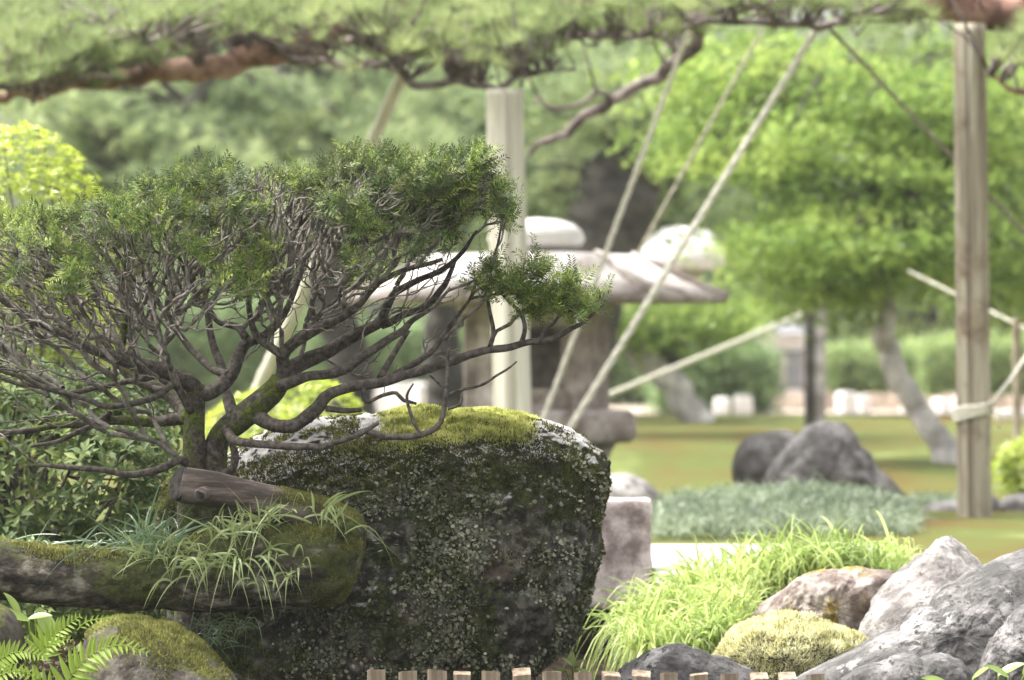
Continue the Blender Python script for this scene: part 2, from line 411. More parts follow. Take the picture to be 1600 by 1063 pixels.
M['fern'] = leaf("fern_green", [(0.0, (0.13, 0.22, 0.02)), (0.5, (0.24, 0.34, 0.04)), (1.0, (0.34, 0.43, 0.07))], 0.5, 0.45, 0.3, 0.0)
M['broad'] = leaf("broad_leaf_green", [(0.0, (0.20, 0.30, 0.06)), (1.0, (0.36, 0.46, 0.14))], 0.45, 0.3, 0.5, 0.0)
M['plaster'] = surface("white_plaster", [(0.3, (0.70, 0.69, 0.68)), (0.7, (0.8, 0.79, 0.78))], 3, 4, 0.8, 0.1, 20)
M['roof_tile'] = surface("grey_roof_tile", [(0.3, (0.10, 0.10, 0.11)), (0.7, (0.2, 0.2, 0.21))], 5, 4, 0.6, 0.2, 20)
M['window'] = surface("dim_window", [(0.3, (0.16, 0.17, 0.19)), (0.7, (0.25, 0.26, 0.28))], 1, 2, 0.2, 0, 1, spec=0.6)

m_, nt_, out_ = new_mat("pond_water")
b_ = nt_.nodes.new("ShaderNodeBsdfPrincipled"); nt_.links.new(b_.outputs[0], out_.inputs[0])
b_.inputs["Base Color"].default_value = (0.03, 0.04, 0.03, 1); b_.inputs["Roughness"].default_value = 0.08
bp_ = nt_.nodes.new("ShaderNodeBump"); bp_.inputs["Strength"].default_value = 0.1
nt_.links.new(noise(nt_, 6, 3), bp_.inputs["Height"]); nt_.links.new(bp_.outputs[0], b_.inputs["Normal"])
M['water'] = m_

# ------------------------------------------------------------------ leaf templates
def t_leaf(L=1.0, W=0.3, fold=0.08, droop=0.0):
    v = [(0, 0, 0), (L * 0.5, W / 2, fold), (L, 0, -droop), (L * 0.5, -W / 2, fold), (L * 0.5, 0, 0)]
    return np.array(v), np.array([(0, 4, 1), (4, 2, 1), (0, 3, 4), (4, 3, 2)])
def t_needle(L=1.0, W=0.1):
    return np.array([(0, -W / 2, 0), (L, 0, 0), (0, W / 2, 0)]), np.array([(0, 1, 2)])
def t_tuft(n, L, W, spread, seed, up=0.6):
    r = np.random.default_rng(seed)
    d = r.normal(size=(n, 3)); d[:, 2] = np.abs(d[:, 2]) * up + 0.25
    d[:, :2] *= spread; d = nrm(d)
    Mx = frames(d, nrm(r.normal(size=(n, 3))))
    v, f = t_needle(L, W)
    return scatter(v, f, d * L * 0.05, Mx, r.uniform(0.75, 1.1, n))
def t_whorl(n, L, W, seed, rise=0.45):
    r = np.random.default_rng(seed)
    a = np.arange(n) * 2.399 + r.uniform(0, 6)
    d = np.stack([np.cos(a), np.sin(a), r.uniform(0.1, 1.0, n) * rise * 2], -1)
    v, f = t_leaf(L, W, 0.10 * L, 0.12 * L)
    return scatter(v, f, nrm(d) * L * 0.06, frames(d, np.array([0, 0, 1.0])), r.uniform(0.65, 1.1, n))
def t_maple(L=1.0):
    v = [(0, 0, 0)]; f = []
    for k, (a, l) in enumerate([(-1.9, 0.6), (-0.95, 0.9), (0, 1.0), (0.95, 0.9), (1.9, 0.6)]):
        i = len(v)
        v += [(0.38 * l * math.cos(a - 0.35), 0.38 * l * math.sin(a - 0.35), 0.03), (l * math.cos(a), l * math.sin(a), -0.08),
              (0.38 * l * math.cos(a + 0.35), 0.38 * l * math.sin(a + 0.35), 0.03)]
        f += [(0, i, i + 1), (0, i + 1, i + 2)]
    return np.array(v) * L, np.array(f)
def t_spray(n, L, nl, seed):
    """a yew shoot: two rows of needles on a thin stem, length L"""
    r = np.random.default_rng(seed)
    s = np.linspace(0.08, 1.0, n); side = np.where(np.arange(n) % 2, 1.0, -1.0)
    pos = np.stack([s * L, np.zeros(n), 0.12 * L * s * s], -1)
    ang = 1.25 - 0.40 * s + r.normal(0, 0.12, n)
    d = np.stack([np.cos(ang), side * np.sin(ang), r.normal(0.18, 0.2, n)], -1)
    nv = np.array([(0, 0, 0), (0.45, 0.11, 0.02), (1, 0, -0.03), (0.45, -0.11, 0.02)]) * nl
    nf = np.array([(0, 1, 2), (0, 2, 3)])
    V, Fa = scatter(nv, nf, pos, frames(d, np.array([0, 0, 1.0])), r.uniform(0.75, 1.1, n) * (1 - 0.45 * s))
    sv = np.array([(0, 0.0009, 0), (0, -0.0009, 0), (L, 0, 0.12 * L)])
    return np.concatenate([V, sv]), np.concatenate([Fa, np.array([[len(V), len(V) + 1, len(V) + 2]])])

def rand_dirs(n, up=0.0, r=rng):
    d = r.normal(size=(n, 3)); d[:, 2] += up
    return nrm(d)

def crown(clumps, per, tv, tf, size, spread, up=0.5, flat=0.6, seed=0, jitter=0.3):
    """leaves gathered round clump centres; tint varies clump by clump"""
    r = np.random.default_rng(seed)
    n = len(clumps) * per
    c = np.repeat(clumps, per, axis=0)
    g = r.normal(size=(n, 3)) * np.array([1, 1, flat]) * spread
    loc = c + g
    d = rand_dirs(n, up, r); u = rand_dirs(n, 1.2, r)
    sc = size * r.uniform(1 - jitter, 1 + jitter, n)
    V, Fa = scatter(tv, tf, loc, frames(d, u), sc)
    t = np.repeat(np.clip(np.repeat(r.random(len(clumps)), per) + r.normal(0, 0.08, n), 0, 1), len(tv))
    return V, Fa, t

# ------------------------------------------------------------------ terrain
def sstep(a, b, x):
    t = np.clip((x - a) / (b - a), 0, 1); return t * t * (3 - 2 * t)
def ground_z(x, y):
    x = np.asarray(x, float); y = np.asarray(y, float)
    z = np.interp(y, [0.2, 1.2, 2.0, 9.5, 10.45, 10.56, 11.6, 12.6, 14, 16, 20, 22, 26, 32, 38, 44, 60, 400],
                  [-0.70, -0.70, -1.0, -1.0, -0.5, -0.09, -0.07, 0.04, 0.10, 0.12, 0.065, 0.10, 0.155, 0.185, 0.215, 0.12, 0.08, 0.1])
    dip = np.exp(-(((x - 0.28) / 0.30) ** 4)) * np.exp(-(((y - 12.6) / 1.5) ** 4))
    z = z - 0.16 * dip
    z = z + 0.12 * sstep(-0.2, -0.5, x) * sstep(10.85, 11.15, y) * sstep(14.5, 13.0, y)
    z = z + sstep(10.8, 14, y) * 0.03 * fbm(np.stack([x * 0.7, y * 0.5, x * 0], -1), 3, 5)
    z = z + sstep(20.5, 24, y) * sstep(42, 34, y) * 0.05 * fbm(np.stack([x * 0.5, y * 0.35, x * 0 + 4], -1), 3, 9)
    return z
def gz(x, y): return float(ground_z(np.array([x]), np.array([y]))[0])

xs = np.unique(np.concatenate([np.linspace(-150, -8, 12), np.linspace(-8, 8, 130), np.linspace(8, 150, 12)]))
ys = np.unique(np.concatenate([np.linspace(-20, 9.5, 16), np.linspace(9.5, 16, 90), np.linspace(16, 45, 110), np.linspace(45, 400, 30)]))
gx, gy = np.meshgrid(xs, ys)
gv = np.stack([gx, gy, ground_z(gx, gy)], -1).reshape(-1, 3)
nx, ny = len(xs), len(ys)
ii = (np.arange(ny - 1)[:, None] * nx + np.arange(nx - 1)[None]).ravel()
gf = np.stack([ii, ii + 1, ii + nx + 1, ii + nx], -1)
fy = gv[gf].mean(1)
soil = fy[:, 1] < 14.2
add("ground", gv, gf[~soil], M['ground'], origin=(0, 0, 0), smooth=True, kind="structure")
add("soil_bank", gv, gf[soil], M['soil'], origin=(0, 0, 0), smooth=True, kind="structure")

def sheet(name, x0, x1, y0, y1, mat, dz, n=24, **kw):
    X, Y = np.meshgrid(np.linspace(x0, x1, n), np.linspace(y0, y1, n))
    v = np.stack([X, Y, ground_z(X, Y) + dz], -1).reshape(-1, 3)
    i = (np.arange(n - 1)[:, None] * n + np.arange(n - 1)[None]).ravel()
    return add(name, v, np.stack([i, i + 1, i + n + 1, i + n], -1), mat, origin=(0, 0, 0), smooth=True, **kw)
sheet("gravel_path", -60, 60, 39.5, 56, M['gravel'], 0.03, 60, kind="structure")
wv = np.array([(-40, 1.2, -0.28), (40, 1.2, -0.28), (40, 10.7, -0.28), (-40, 10.7, -0.28)])
add("pond_water", wv, np.array([[0, 1, 2, 3]]), M['water'], origin=(0, 6, -0.28), kind="structure")

# ------------------------------------------------------------------ rocks
def rock(name, outline, D, thick, mat, label=None, cat="rock", group=None, p=3.0, nth=150, ns=40, amp=0.02, freq=6.0, seed=0, lean=0.0,
         parent=None, fine=0.0, facet=0.0):
    """a solid stone: the outline is its widest section at distance D, swelled `thick` metres to the front and the back"""
    o = np.array([P(a, b, D) for a, b in outline])
    c = o.mean(0)
    rel = o - c
    ang = np.arctan2(rel[:, 2], rel[:, 0]); rad = np.hypot(rel[:, 0], rel[:, 2])
    k = np.argsort(ang); ang = ang[k]; rad = rad[k]
    th = np.linspace(-math.pi, math.pi, nth, endpoint=False)
    r = np.interp(th, np.concatenate([ang - 2 * math.pi, ang, ang + 2 * math.pi]), np.tile(rad, 3))
    r = (np.roll(r, 1) + 2 * r + np.roll(r, -1)) / 4
    ss = np.sin(np.linspace(0, 1, ns) * math.pi / 2)
    rings = []; idx = 0
    V = []; 
    for sgn in (-1, 1):
        for j, s in enumerate(ss):
            if sgn == 1 and j == ns - 1: continue
            y = sgn * thick * (1 - s ** p) ** (1 / p)
            x = c[0] + s * r * np.cos(th); z = c[2] + s * r * np.sin(th)
            V.append(np.stack([x, np.full(nth, c[1] + y), z], -1))
    V = np.array(V)                                  # rings: front 0..ns-1 , back ns..2ns-2
    V[..., 1] += lean * (V[..., 2] - c[2])
    if facet:
        for q in range(9):
            d = nrm(np.random.default_rng(seed * 31 + q).normal(size=3) * np.array([1, 1.3, 1]))
            h = (V - c) @ d; lim = np.quantile(h, 1 - facet * (0.5 + 0.5 * ((q * 37) % 10) / 10))
            ex = np.maximum(h - lim, 0)
            V = V - ex[..., None] * d * 0.75
    nv = fbm(V * freq, 5, seed + 1); 
    out = nrm((V - c) * np.array([1, 1.4, 1]))
    V = V + out * (nv * amp)[..., None]
    if fine: V = V + out * (fbm(V * freq * 7, 4, seed + 20, 0.6) * fine)[..., None]
    ring = np.arange(nth); r2 = (ring + 1) % nth
    order = list(range(ns)) + list(range(2 * ns - 2, ns - 1, -1))
    Q = []
    for a, b in zip(order[:-1], order[1:]):
        Q.append(np.stack([a * nth + ring, b * nth + ring, b * nth + r2, a * nth + r2], -1))
    Q = np.concatenate(Q)
    V = V.reshape(-1, 3)
    if parent is not None:
        return add(name, V, Q, mat, parent, smooth=True), V, Q
    return add(name, V, Q, mat, smooth=True, label=label, cat=cat, group=group), V, Q

def sample_surface(V, Q, n, seed=0, where=None):
    r = np.random.default_rng(seed)
    a = V[Q[:, 0]]; b = V[Q[:, 1]]; c = V[Q[:, 2]]; d = V[Q[:, 3]]
    nn = np.cross(c - a, d - b); area = np.linalg.norm(nn, axis=1) / 2
    cen = (a + b + c + d) / 4; nn = nrm(nn)
    w = area.copy()
    if where is not None: w = w * where(cen, nn)
    if w.sum() <= 0: return np.zeros((0, 3)), np.zeros((0, 3))
    k = r.choice(len(Q), n, p=w / w.sum())
    u, v = r.random((2, n, 1))
    p = (a[k] * (1 - u) + b[k] * u) * (1 - v) + (d[k] * (1 - u) + c[k] * u) * v
    return p, nn[k]

def pxy(p):
    return 800 + p[:, 0] / p[:, 1] * F, 531.5 + (EYE - p[:, 2]) / p[:, 1] * F

def moss(name, parent, pts, nor, mat, h=0.010, w=0.004, seed=0, up=0.5, tscale=25):
    r = np.random.default_rng(seed); n = len(pts)
    tv = np.array([(0, w * 0.5, 0), (0, -w * 0.25, w * 0.43), (0, -w * 0.25, -w * 0.43), (h, 0, 0)])
    tf = np.array([(0, 1, 3), (1, 2, 3), (2, 0, 3)])
    d = nrm(nor + np.array([0, 0, up]) + r.normal(0, 0.45, (n, 3)))
    V, Fa = scatter(tv, tf, pts - nor * 0.002, frames(d, rand_dirs(n, 0, r)), r.uniform(0.5, 1.5, n))
    t = np.clip(0.5 + 0.9 * fbm(pts * tscale, 3, seed + 4) + r.normal(0, 0.08, n), 0, 1)
    return add(name, V, Fa, mat, parent, tint=np.repeat(t, 4), kind="stuff")

# the large rock under the yew
ROCK = [(250, 790), (262, 752), (300, 728), (365, 708), (410, 678), (455, 662), (520, 656), (600, 650), (700, 647), (790, 648), (845, 656), (885, 668), (918, 684),
        (938, 708), (945, 745), (940, 785), (934, 830), (938, 865), (924, 905), (908, 950), (882, 1000), (846, 1035), (806, 1065), (760, 1100), (640, 1130), (450, 1130), (340, 1120), (300, 1040), (262, 940), (246, 860)]
rock_o, RV, RQ = rock("boulder", ROCK, 11.42, 0.44, M['rock_hero'], "large dark mossy boulder with flat moss capped top behind the bent old log", "boulder",
                      p=3.2, nth=420, ns=150, amp=0.035, freq=5.0, seed=3, lean=0.22, fine=0.018)
FRONT = RV[RQ].mean(1)
def w_top(c, n):
    x, y = pxy(c)
    f = fbm(c * 7, 4, 41)
    inx = sstep(585, 625, x) * sstep(845, 810, x)
    edge = 682 + 26 * fbm(np.stack([x / 40, x * 0, x * 0], -1), 3, 44)
    return inx * (n[:, 2] > -0.2) * sstep(edge + 22, edge - 6, y + 22 * f)
p_, n_ = sample_surface(RV, RQ, 42000, 1, w_top)
moss("moss_cap", rock_o, p_, n_, M['moss_tuft'], 0.0095, 0.0042, 2)
def w_top2(c, n):
    x, y = pxy(c); f = fbm(c * 11, 4, 51)
    return sstep(360, 400, x) * sstep(620, 590, x) * (f > 0.14) * sstep(735, 700, y) * (n[:, 1] < 0.6)
p_, n_ = sample_surface(RV, RQ, 7000, 2, w_top2)
moss("moss_patch", rock_o, p_, n_, M['moss_low'], 0.009, 0.004, 3)
def w_band(c, n):
    x, y = pxy(c); f = fbm(c * 9, 4, 61); f2 = fbm(c * 26, 3, 62)
    top = np.interp(x, [250, 380, 480, 600, 760, 850, 910, 945], [745, 725, 700, 696, 684, 690, 708, 745])
    band = sstep(top - 6, top + 14, y) * sstep(top + 95, top + 25, y + 40 * f)
    right = sstep(850, 930, x) * sstep(900, 780, y) * sstep(top - 6, top + 14, y)
    return (n[:, 1] < 0.35) * np.clip(band * 1.2 + right * (f2 > -0.05) * 0.8 + 0.45 * (f > 0.02) * (f2 > -0.1), 0, 1)
p_, n_ = sample_surface(RV, RQ, 68000, 3, w_band)
moss("moss_band", rock_o, p_, n_, M['moss_dark'], 0.0075, 0.004, 4)
# leafy lichen flakes on the front face
def w_lich(c, n):
    x, y = pxy(c); f = fbm(c * 6, 3, 71); f2 = fbm(c * 20, 3, 72)
    return (n[:, 1] < 0.2) * sstep(690, 770, y) * sstep(400, 520, x) * np.clip(0.25 + f * 2.2 + f2 * 1.4, 0.02, 1) * sstep(960, 900, x)
p_, n_ = sample_surface(RV, RQ, 15000, 5, w_lich)
r5 = np.random.default_rng(5)
fv = np.array([(0, 0, 0), (0.5, 0.45, 0.25), (1.1, 0.15, 0.35), (0.95, -0.4, 0.2), (0.35, -0.45, 0.15)]) * 0.0095
ff = np.array([(0, 1, 2), (0, 2, 3), (0, 3, 4)])
d_ = nrm(n_ * 0.7 + r5.normal(0, 0.7, p_.shape) + np.array([0, 0, -0.15]))
V_, F_ = scatter(fv, ff, p_, frames(d_, n_ + 1e-3), r5.uniform(0.35, 1.35, len(p_)) )
add("lichen", V_, F_, M['lichen'], rock_o, tint=np.repeat(np.clip(0.5 + 1.0 * fbm(p_ * 8, 3, 77) + r5.normal(0, 0.15, len(p_)), 0, 1), 5), kind="stuff")

# mossy low stone with the ferns
o_, V_, Q_ = rock("stone", [(128, 1030), (134, 992), (160, 972), (200, 966), (240, 973), (290, 990), (325, 1018), (350, 1040), (380, 1075), (380, 1130), (130, 1130)], 10.62, 0.13, M['rock_low_moss'],
                  "low brown stone with an olive moss cap among the ferns", "stone", p=2.2, amp=0.012, freq=12, seed=8, fine=0.004, lean=0.5)
p_, n_ = sample_surface(V_, Q_, 14000, 6, lambda c, n: (n[:, 1] < 0.5) * sstep(0.35, 0.8, n[:, 2] + 0.9 * fbm(c * 14, 3, 81)))
moss("moss_cap", o_, p_, n_, M['moss_low'], 0.0075, 0.0034, 7)
rock("stone", [(-60, 1010), (-45, 955), (0, 945), (24, 965), (34, 1000), (30, 1040), (10, 1075), (-60, 1090)], 10.6, 0.12, M['rock_low_moss'],
     "dark wet stone under the hanging log beside the broad leaves", "stone", p=2.4, nth=90, ns=24, amp=0.012, freq=10, seed=9)

# rocks on the right bank
rock("rock", [(1335, 1020), (1348, 968), (1375, 925), (1420, 888), (1455, 862), (1480, 840), (1515, 832), (1550, 834), (1578, 852), (1600, 890), (1610, 980), (1590, 1070), (1500, 1110), (1380, 1100)], 12.0, 0.22, M['rock_pale'],
     "pale peaked rock with a bright sunlit crest on the stream bank", "rock", p=2.0, amp=0.03, freq=7, seed=12, fine=0.012, facet=0.16, lean=0.35)
rock("rock", [(1210, 1075), (1262, 1048), (1330, 1018), (1400, 984), (1455, 948), (1500, 912), (1545, 884), (1600, 862), (1660, 850), (1720, 880), (1740, 1000), (1700, 1120), (1450, 1130), (1230, 1110)], 11.45, 0.20, M['rock_grey'],
     "long dark grey rock sloping down towards the stream", "rock", p=2.2, amp=0.022, freq=7, seed=14, fine=0.010, lean=0.5, nth=260, ns=80)
rock("rock", [(1530, 1065), (1540, 1018), (1570, 978), (1605, 950), (1650, 940), (1700, 970), (1710, 1090), (1620, 1120), (1540, 1110)], 11.1, 0.13, M['rock_grey'],
     "small rounded grey rock leaning on the long sloping rock", "rock", p=2.4, amp=0.025, freq=9, seed=15, fine=0.008, facet=0.1)
rock("rock", [(930, 1085), (965, 1048), (1000, 1028), (1035, 1012), (1075, 1011), (1110, 1024), (1160, 1042), (1215, 1052), (1260, 1072), (1260, 1110), (940, 1115)], 11.25, 0.16, M['rock_grey'],
     "low humped grey rock at the water edge behind the stakes", "rock", p=2.2, amp=0.02, freq=9, seed=16, fine=0.008, facet=0.06)
rock("rock", [(1300, 1080), (1335, 1050), (1380, 1036), (1440, 1030), (1500, 1034), (1545, 1052), (1560, 1080), (1500, 1115), (1320, 1115)], 10.9, 0.12, M['rock_grey'],
     "flat grey rock at the foot of the long sloping rock", "rock", p=2.6, amp=0.012, freq=8, seed=37, fine=0.008, facet=0.06)
rock("rock", [(1160, 975), (1172, 938), (1215, 912), (1265, 893), (1315, 884), (1360, 886), (1405, 878), (1415, 930), (1390, 990), (1330, 1030), (1250, 1030), (1180, 1010)], 12.2, 0.16, M['rock_brown'],
     "brown rock with orange and ochre moss beside the bright sedge", "rock", p=2.2, amp=0.03, freq=9, seed=18, fine=0.008, facet=0.1)
o_, V_, Q_ = rock("moss_mound", [(1095, 1095), (1112, 1030), (1140, 986), (1190, 970), (1250, 972), (1310, 978), (1350, 1000), (1340, 1060), (1270, 1110), (1180, 1120)], 11.75, 0.2, M['rock_low_moss'],
                  "cushion of pale yellow moss between sedge and brown rock", "moss", p=2.0, amp=0.05, freq=10, seed=19)
p_, n_ = sample_surface(V_, Q_, 34000, 9, lambda c, n: (n[:, 1] < 0.5) * 1.0)
moss("moss_tufts", o_, p_, n_, M['moss_pale'], 0.012, 0.0045, 8)
# boulders on the moss lawn
rock("boulder", [(1190, 775), (1196, 745), (1215, 712), (1245, 680), (1268, 663), (1298, 658), (1318, 662), (1342, 694), (1374, 734), (1418, 780), (1400, 800), (1300, 810), (1220, 800)], 20.3, 0.34, M['rock_far'],
     "grey wedge shaped boulder on the moss lawn above the mondo grass", "boulder", p=1.7, amp=0.02, freq=5, seed=21, facet=0.0, fine=0.012)
rock("boulder", [(1150, 760), (1148, 715), (1158, 690), (1195, 674), (1240, 678), (1262, 700), (1260, 760), (1200, 790), (1160, 785)], 20.9, 0.25, M['rock_far'],
     "rounded purple grey boulder tucked behind the wedge shaped one", "boulder", p=2.4, amp=0.02, freq=4, seed=22)
rock("boulder", [(900, 800), (925, 755), (960, 742), (1000, 748), (1030, 775), (1040, 800), (960, 830)], 18.6, 0.2, M['rock_pale'],
     "pale rounded stone behind the pinkish granite block", "boulder", p=2.2, nth=80, ns=20, amp=0.02, freq=5, seed=23)
rock("edging_stone", [(1425, 812), (1440, 790), (1500, 784), (1560, 786), (1640, 784), (1700, 800), (1690, 822), (1450, 822)], 20.6, 0.12, M['rock_far'],
     "low flat edging stone behind the foot of the timber post", "stone", p=2.6, nth=90, ns=20, amp=0.015, freq=6, seed=24)

# ------------------------------------------------------------------ granite block and slab bridge
def bev_box(cx, cy, z0, z1, sx, sy, bev=0.01, rot=0.0, n=7, amp=0.0, seed=0, taper=0.0):
    """a stone block with eased edges and slightly uneven faces"""
    t = np.linspace(-1, 1, n)
    V = []; Q = []
    for ax in range(3):
        for s in (-1, 1):
            a, b = np.meshgrid(t, t)
            q = np.zeros((n, n, 3)); q[..., ax] = s; q[..., (ax + 1) % 3] = a; q[..., (ax + 2) % 3] = b
            k = len(V) * n * n
            i = (np.arange(n - 1)[:, None] * n + np.arange(n - 1)[None]).ravel() + k
            f = np.stack([i, i + 1, i + n + 1, i + n], -1)
            Q.append(f if s == 1 else f[:, ::-1]); V.append(q.reshape(-1, 3))
    V = np.concatenate(V); h = np.array([sx, sy, z1 - z0]) / 2
    w = V * h
    inner = np.clip(w, -(h - bev), h - bev)
    d = w - inner; l = np.linalg.norm(d, axis=1, keepdims=True)
    w = inner + np.where(l > 1e-9, d / np.maximum(l, 1e-9) * np.minimum(l, bev), 0)
    if amp: w = w + nrm(w) * (fbm((w + [cx, cy, z0]) * 9, 4, seed) * amp)[:, None]
    w[:, :2] *= (1 - taper * (w[:, 2:3] / h[2] * 0.5 + 0.5))
    c, s = math.cos(rot), math.sin(rot)
    w = np.stack([w[:, 0] * c - w[:, 1] * s, w[:, 0] * s + w[:, 1] * c, w[:, 2]], -1) + [cx, cy, (z0 + z1) / 2]
    return w, np.concatenate(Q)

x1 = P(1019, 0, 13.2)[0]
V_, Q_ = bev_box(x1 - 0.21, 13.35, 0.065, P(0, 782, 13.2)[2], 0.42, 0.30, 0.018, 0.0, 26, 0.010, 3)
block = add("granite_block", V_, Q_, M['block'], smooth=True, label="square pinkish weathered granite block beside the dark boulder", cat="stone block")
V_, Q_ = bev_box(x1 - 0.2, 13.37, -0.2, 0.075, 0.34, 0.24, 0.03, 0.0, 12, 0.02, 5)
add("footing", V_, Q_, M['soil'], block, smooth=True)
for k, (y0, y1, lab) in enumerate([(13.0, 13.86, "near pale granite slab of the flat bridge beside the block"), (13.89, 15.0, "far pale granite slab of the flat bridge beside the mondo grass")]):
    V_, Q_ = bev_box(x1 + 0.42, (y0 + y1) / 2, 0.09, 0.186, 0.82, y1 - y0, 0.012, 0.0, 14, 0.004, 7 + k)
    s_ = add("bridge_slab", V_, Q_, M['slab'], smooth=True, label=lab, cat="bridge", group="slabs of the flat stone bridge")
    for e in (0.15, 0.68):
        V_, Q_ = bev_box(x1 + e, (y0 + y1) / 2, -0.2, 0.092, 0.14, (y1 - y0) * 0.8, 0.02, 0, 8, 0.01, 9)
        add("support_stone", V_, Q_, M['block'], s_, smooth=True)

# ------------------------------------------------------------------ stone lanterns
def prism(n, prof, c, rot=0.0):
    """stacked n-gon rings: prof rows (radius, z)"""
    a = np.arange(n) * 2 * math.pi / n + rot
    V = np.concatenate([np.stack([c[0] + r * np.cos(a), c[1] + r * np.sin(a), np.full(n, z)], -1) for r, z in prof])
    k = np.arange(n); k2 = (k + 1) % n; Q = []
    for j in range(len(prof) - 1):
        Q.append(np.stack([j * n + k, j * n + k2, (j + 1) * n + k2, (j + 1) * n + k], -1))
    V = np.concatenate([V, [[c[0], c[1], prof[0][1]], [c[0], c[1], prof[-1][1]]]])
    b, t = len(V) - 2, len(V) - 1; m = len(prof) - 1
    T = np.concatenate([np.stack([k2, k, np.full(n, b)], -1), np.stack([m * n + k, m * n + k2, np.full(n, t)], -1)])
    return V, [np.concatenate(Q), T]

LD = 21.0
lc = P(838, 531, LD)
zl = lambda y: P(0, y, LD)[2]
w_ = lambda px: px * PX(LD)
lan = thing("stone_lantern", (lc[0], LD, gz(lc[0], LD)), "broad stone lantern with wide hexagonal roof behind the dark boulder", "stone lantern")
V_, Q_ = prism(6, [(w_(300), zl(474)), (w_(304), zl(464)), (w_(235), zl(438)), (w_(190), zl(414)), (w_(160), zl(398)), (w_(60), zl(394))], lc, 0.12)
roof = add("roof", V_, Q_, M['lantern'], lan)
for k in range(6):
    a = 0.12 + k * math.pi / 3
    pth = [np.array([lc[0] + r * math.cos(a), lc[1] + r * math.sin(a), z]) for r, z in ((w_(150), zl(397)), (w_(190), zl(413)), (w_(235), zl(437)), (w_(303), zl(465)))]
    V_, Q_ = tube(pth, [0.02, 0.024, 0.026, 0.03], 6)
    add("roof_ridge", V_, Q_, M['lantern'], roof, smooth=True)
V_, Q_ = prism(28, [(w_(40), zl(397)), (w_(48), zl(389)), (w_(70), zl(385)), (w_(76), zl(374)), (w_(72), zl(362)), (w_(58), zl(350)), (w_(34), zl(343)), (w_(8), zl(341))], lc)
add("finial", V_, Q_, M['lantern_white'], lan, smooth=True)
V_, Q_ = prism(6, [(w_(120), zl(492)), (w_(126), zl(480)), (w_(126), zl(473))], lc, 0.12)
fb = thing  # (alias kept short below)
add("upper_plate", V_, Q_, M['lantern'], lan)
firebox = None
for k in range(6):
    a = 0.12 + k * math.pi / 3
    cx, cy = lc[0] + w_(98) * math.cos(a), lc[1] + w_(98) * math.sin(a)
    V_, Q_ = bev_box(cx, cy, zl(641), zl(490), 0.10, 0.10, 0.008, a, 5)
    o_ = add("corner_post", V_, Q_, M['lantern'], lan)
    a2 = a + math.pi / 6; ap = w_(98) * math.cos(math.pi / 6)
    wx, wy = lc[0] + ap * math.cos(a2), lc[1] + ap * math.sin(a2)
    for z0, z1 in ((641, 606), (512, 489)):
        V_, Q_ = bev_box(wx, wy, zl(z0), zl(z1), 0.05, w_(86), 0.006, a2, 4)
        add("window_rail", V_, Q_, M['lantern'], lan)
    if k % 2 == 1:
        V_, Q_ = bev_box(wx, wy, zl(607), zl(511), 0.035, w_(84), 0.004, a2, 4)
        add("side_panel", V_, Q_, M['lantern'], lan)
V_, Q_ = prism(6, [(w_(150), zl(692)), (w_(158), zl(684)), (w_(158), zl(650)), (w_(146), zl(641)), (w_(110), zl(639))], lc, 0.12)
add("platform", V_, Q_, M['lantern'], lan)
gl = gz(lc[0], LD)
V_, Q_ = prism(6, [(w_(120), gl - 0.05), (w_(124), gl + 0.10), (w_(112), zl(720)), (w_(128), zl(690))], lc, 0.12)
add("pedestal", V_, Q_, M['lantern'], lan)

L2 = 43.0
c2 = P(1066, 531, L2); z2 = lambda y: P(0, y, L2)[2]; w2 = lambda px: px * PX(L2)
lan2 = thing("stone_lantern", (c2[0], L2, gz(c2[0], L2)), "distant stone lantern with domed white cap behind the clipped hedge", "stone lantern")
V_, Q_ = prism(36, [(w2(62), z2(420)), (w2(70), z2(412)), (w2(67), z2(396)), (w2(56), z2(376)), (w2(38), z2(361)), (w2(16), z2(355)), (w2(3), z2(354))], c2)
add("domed_cap", V_, Q_, M['lantern_white'], lan2, smooth=True)
V_, Q_ = prism(6, [(w2(34), z2(486)), (w2(34), z2(418))], c2, 0.3); add("light_box", V_, Q_, M['lantern'], lan2)
V_, Q_ = prism(6, [(w2(36), z2(506)), (w2(52), z2(500)), (w2(52), z2(484))], c2, 0.3); add("platform", V_, Q_, M['lantern'], lan2)
V_, Q_ = prism(16, [(w2(34), gz(c2[0], L2) - 0.05), (w2(30), z2(630)), (w2(20), z2(615)), (w2(18), z2(520)), (w2(30), z2(504))], c2); add("shaft", V_, Q_, M['lantern'], lan2, smooth=True)

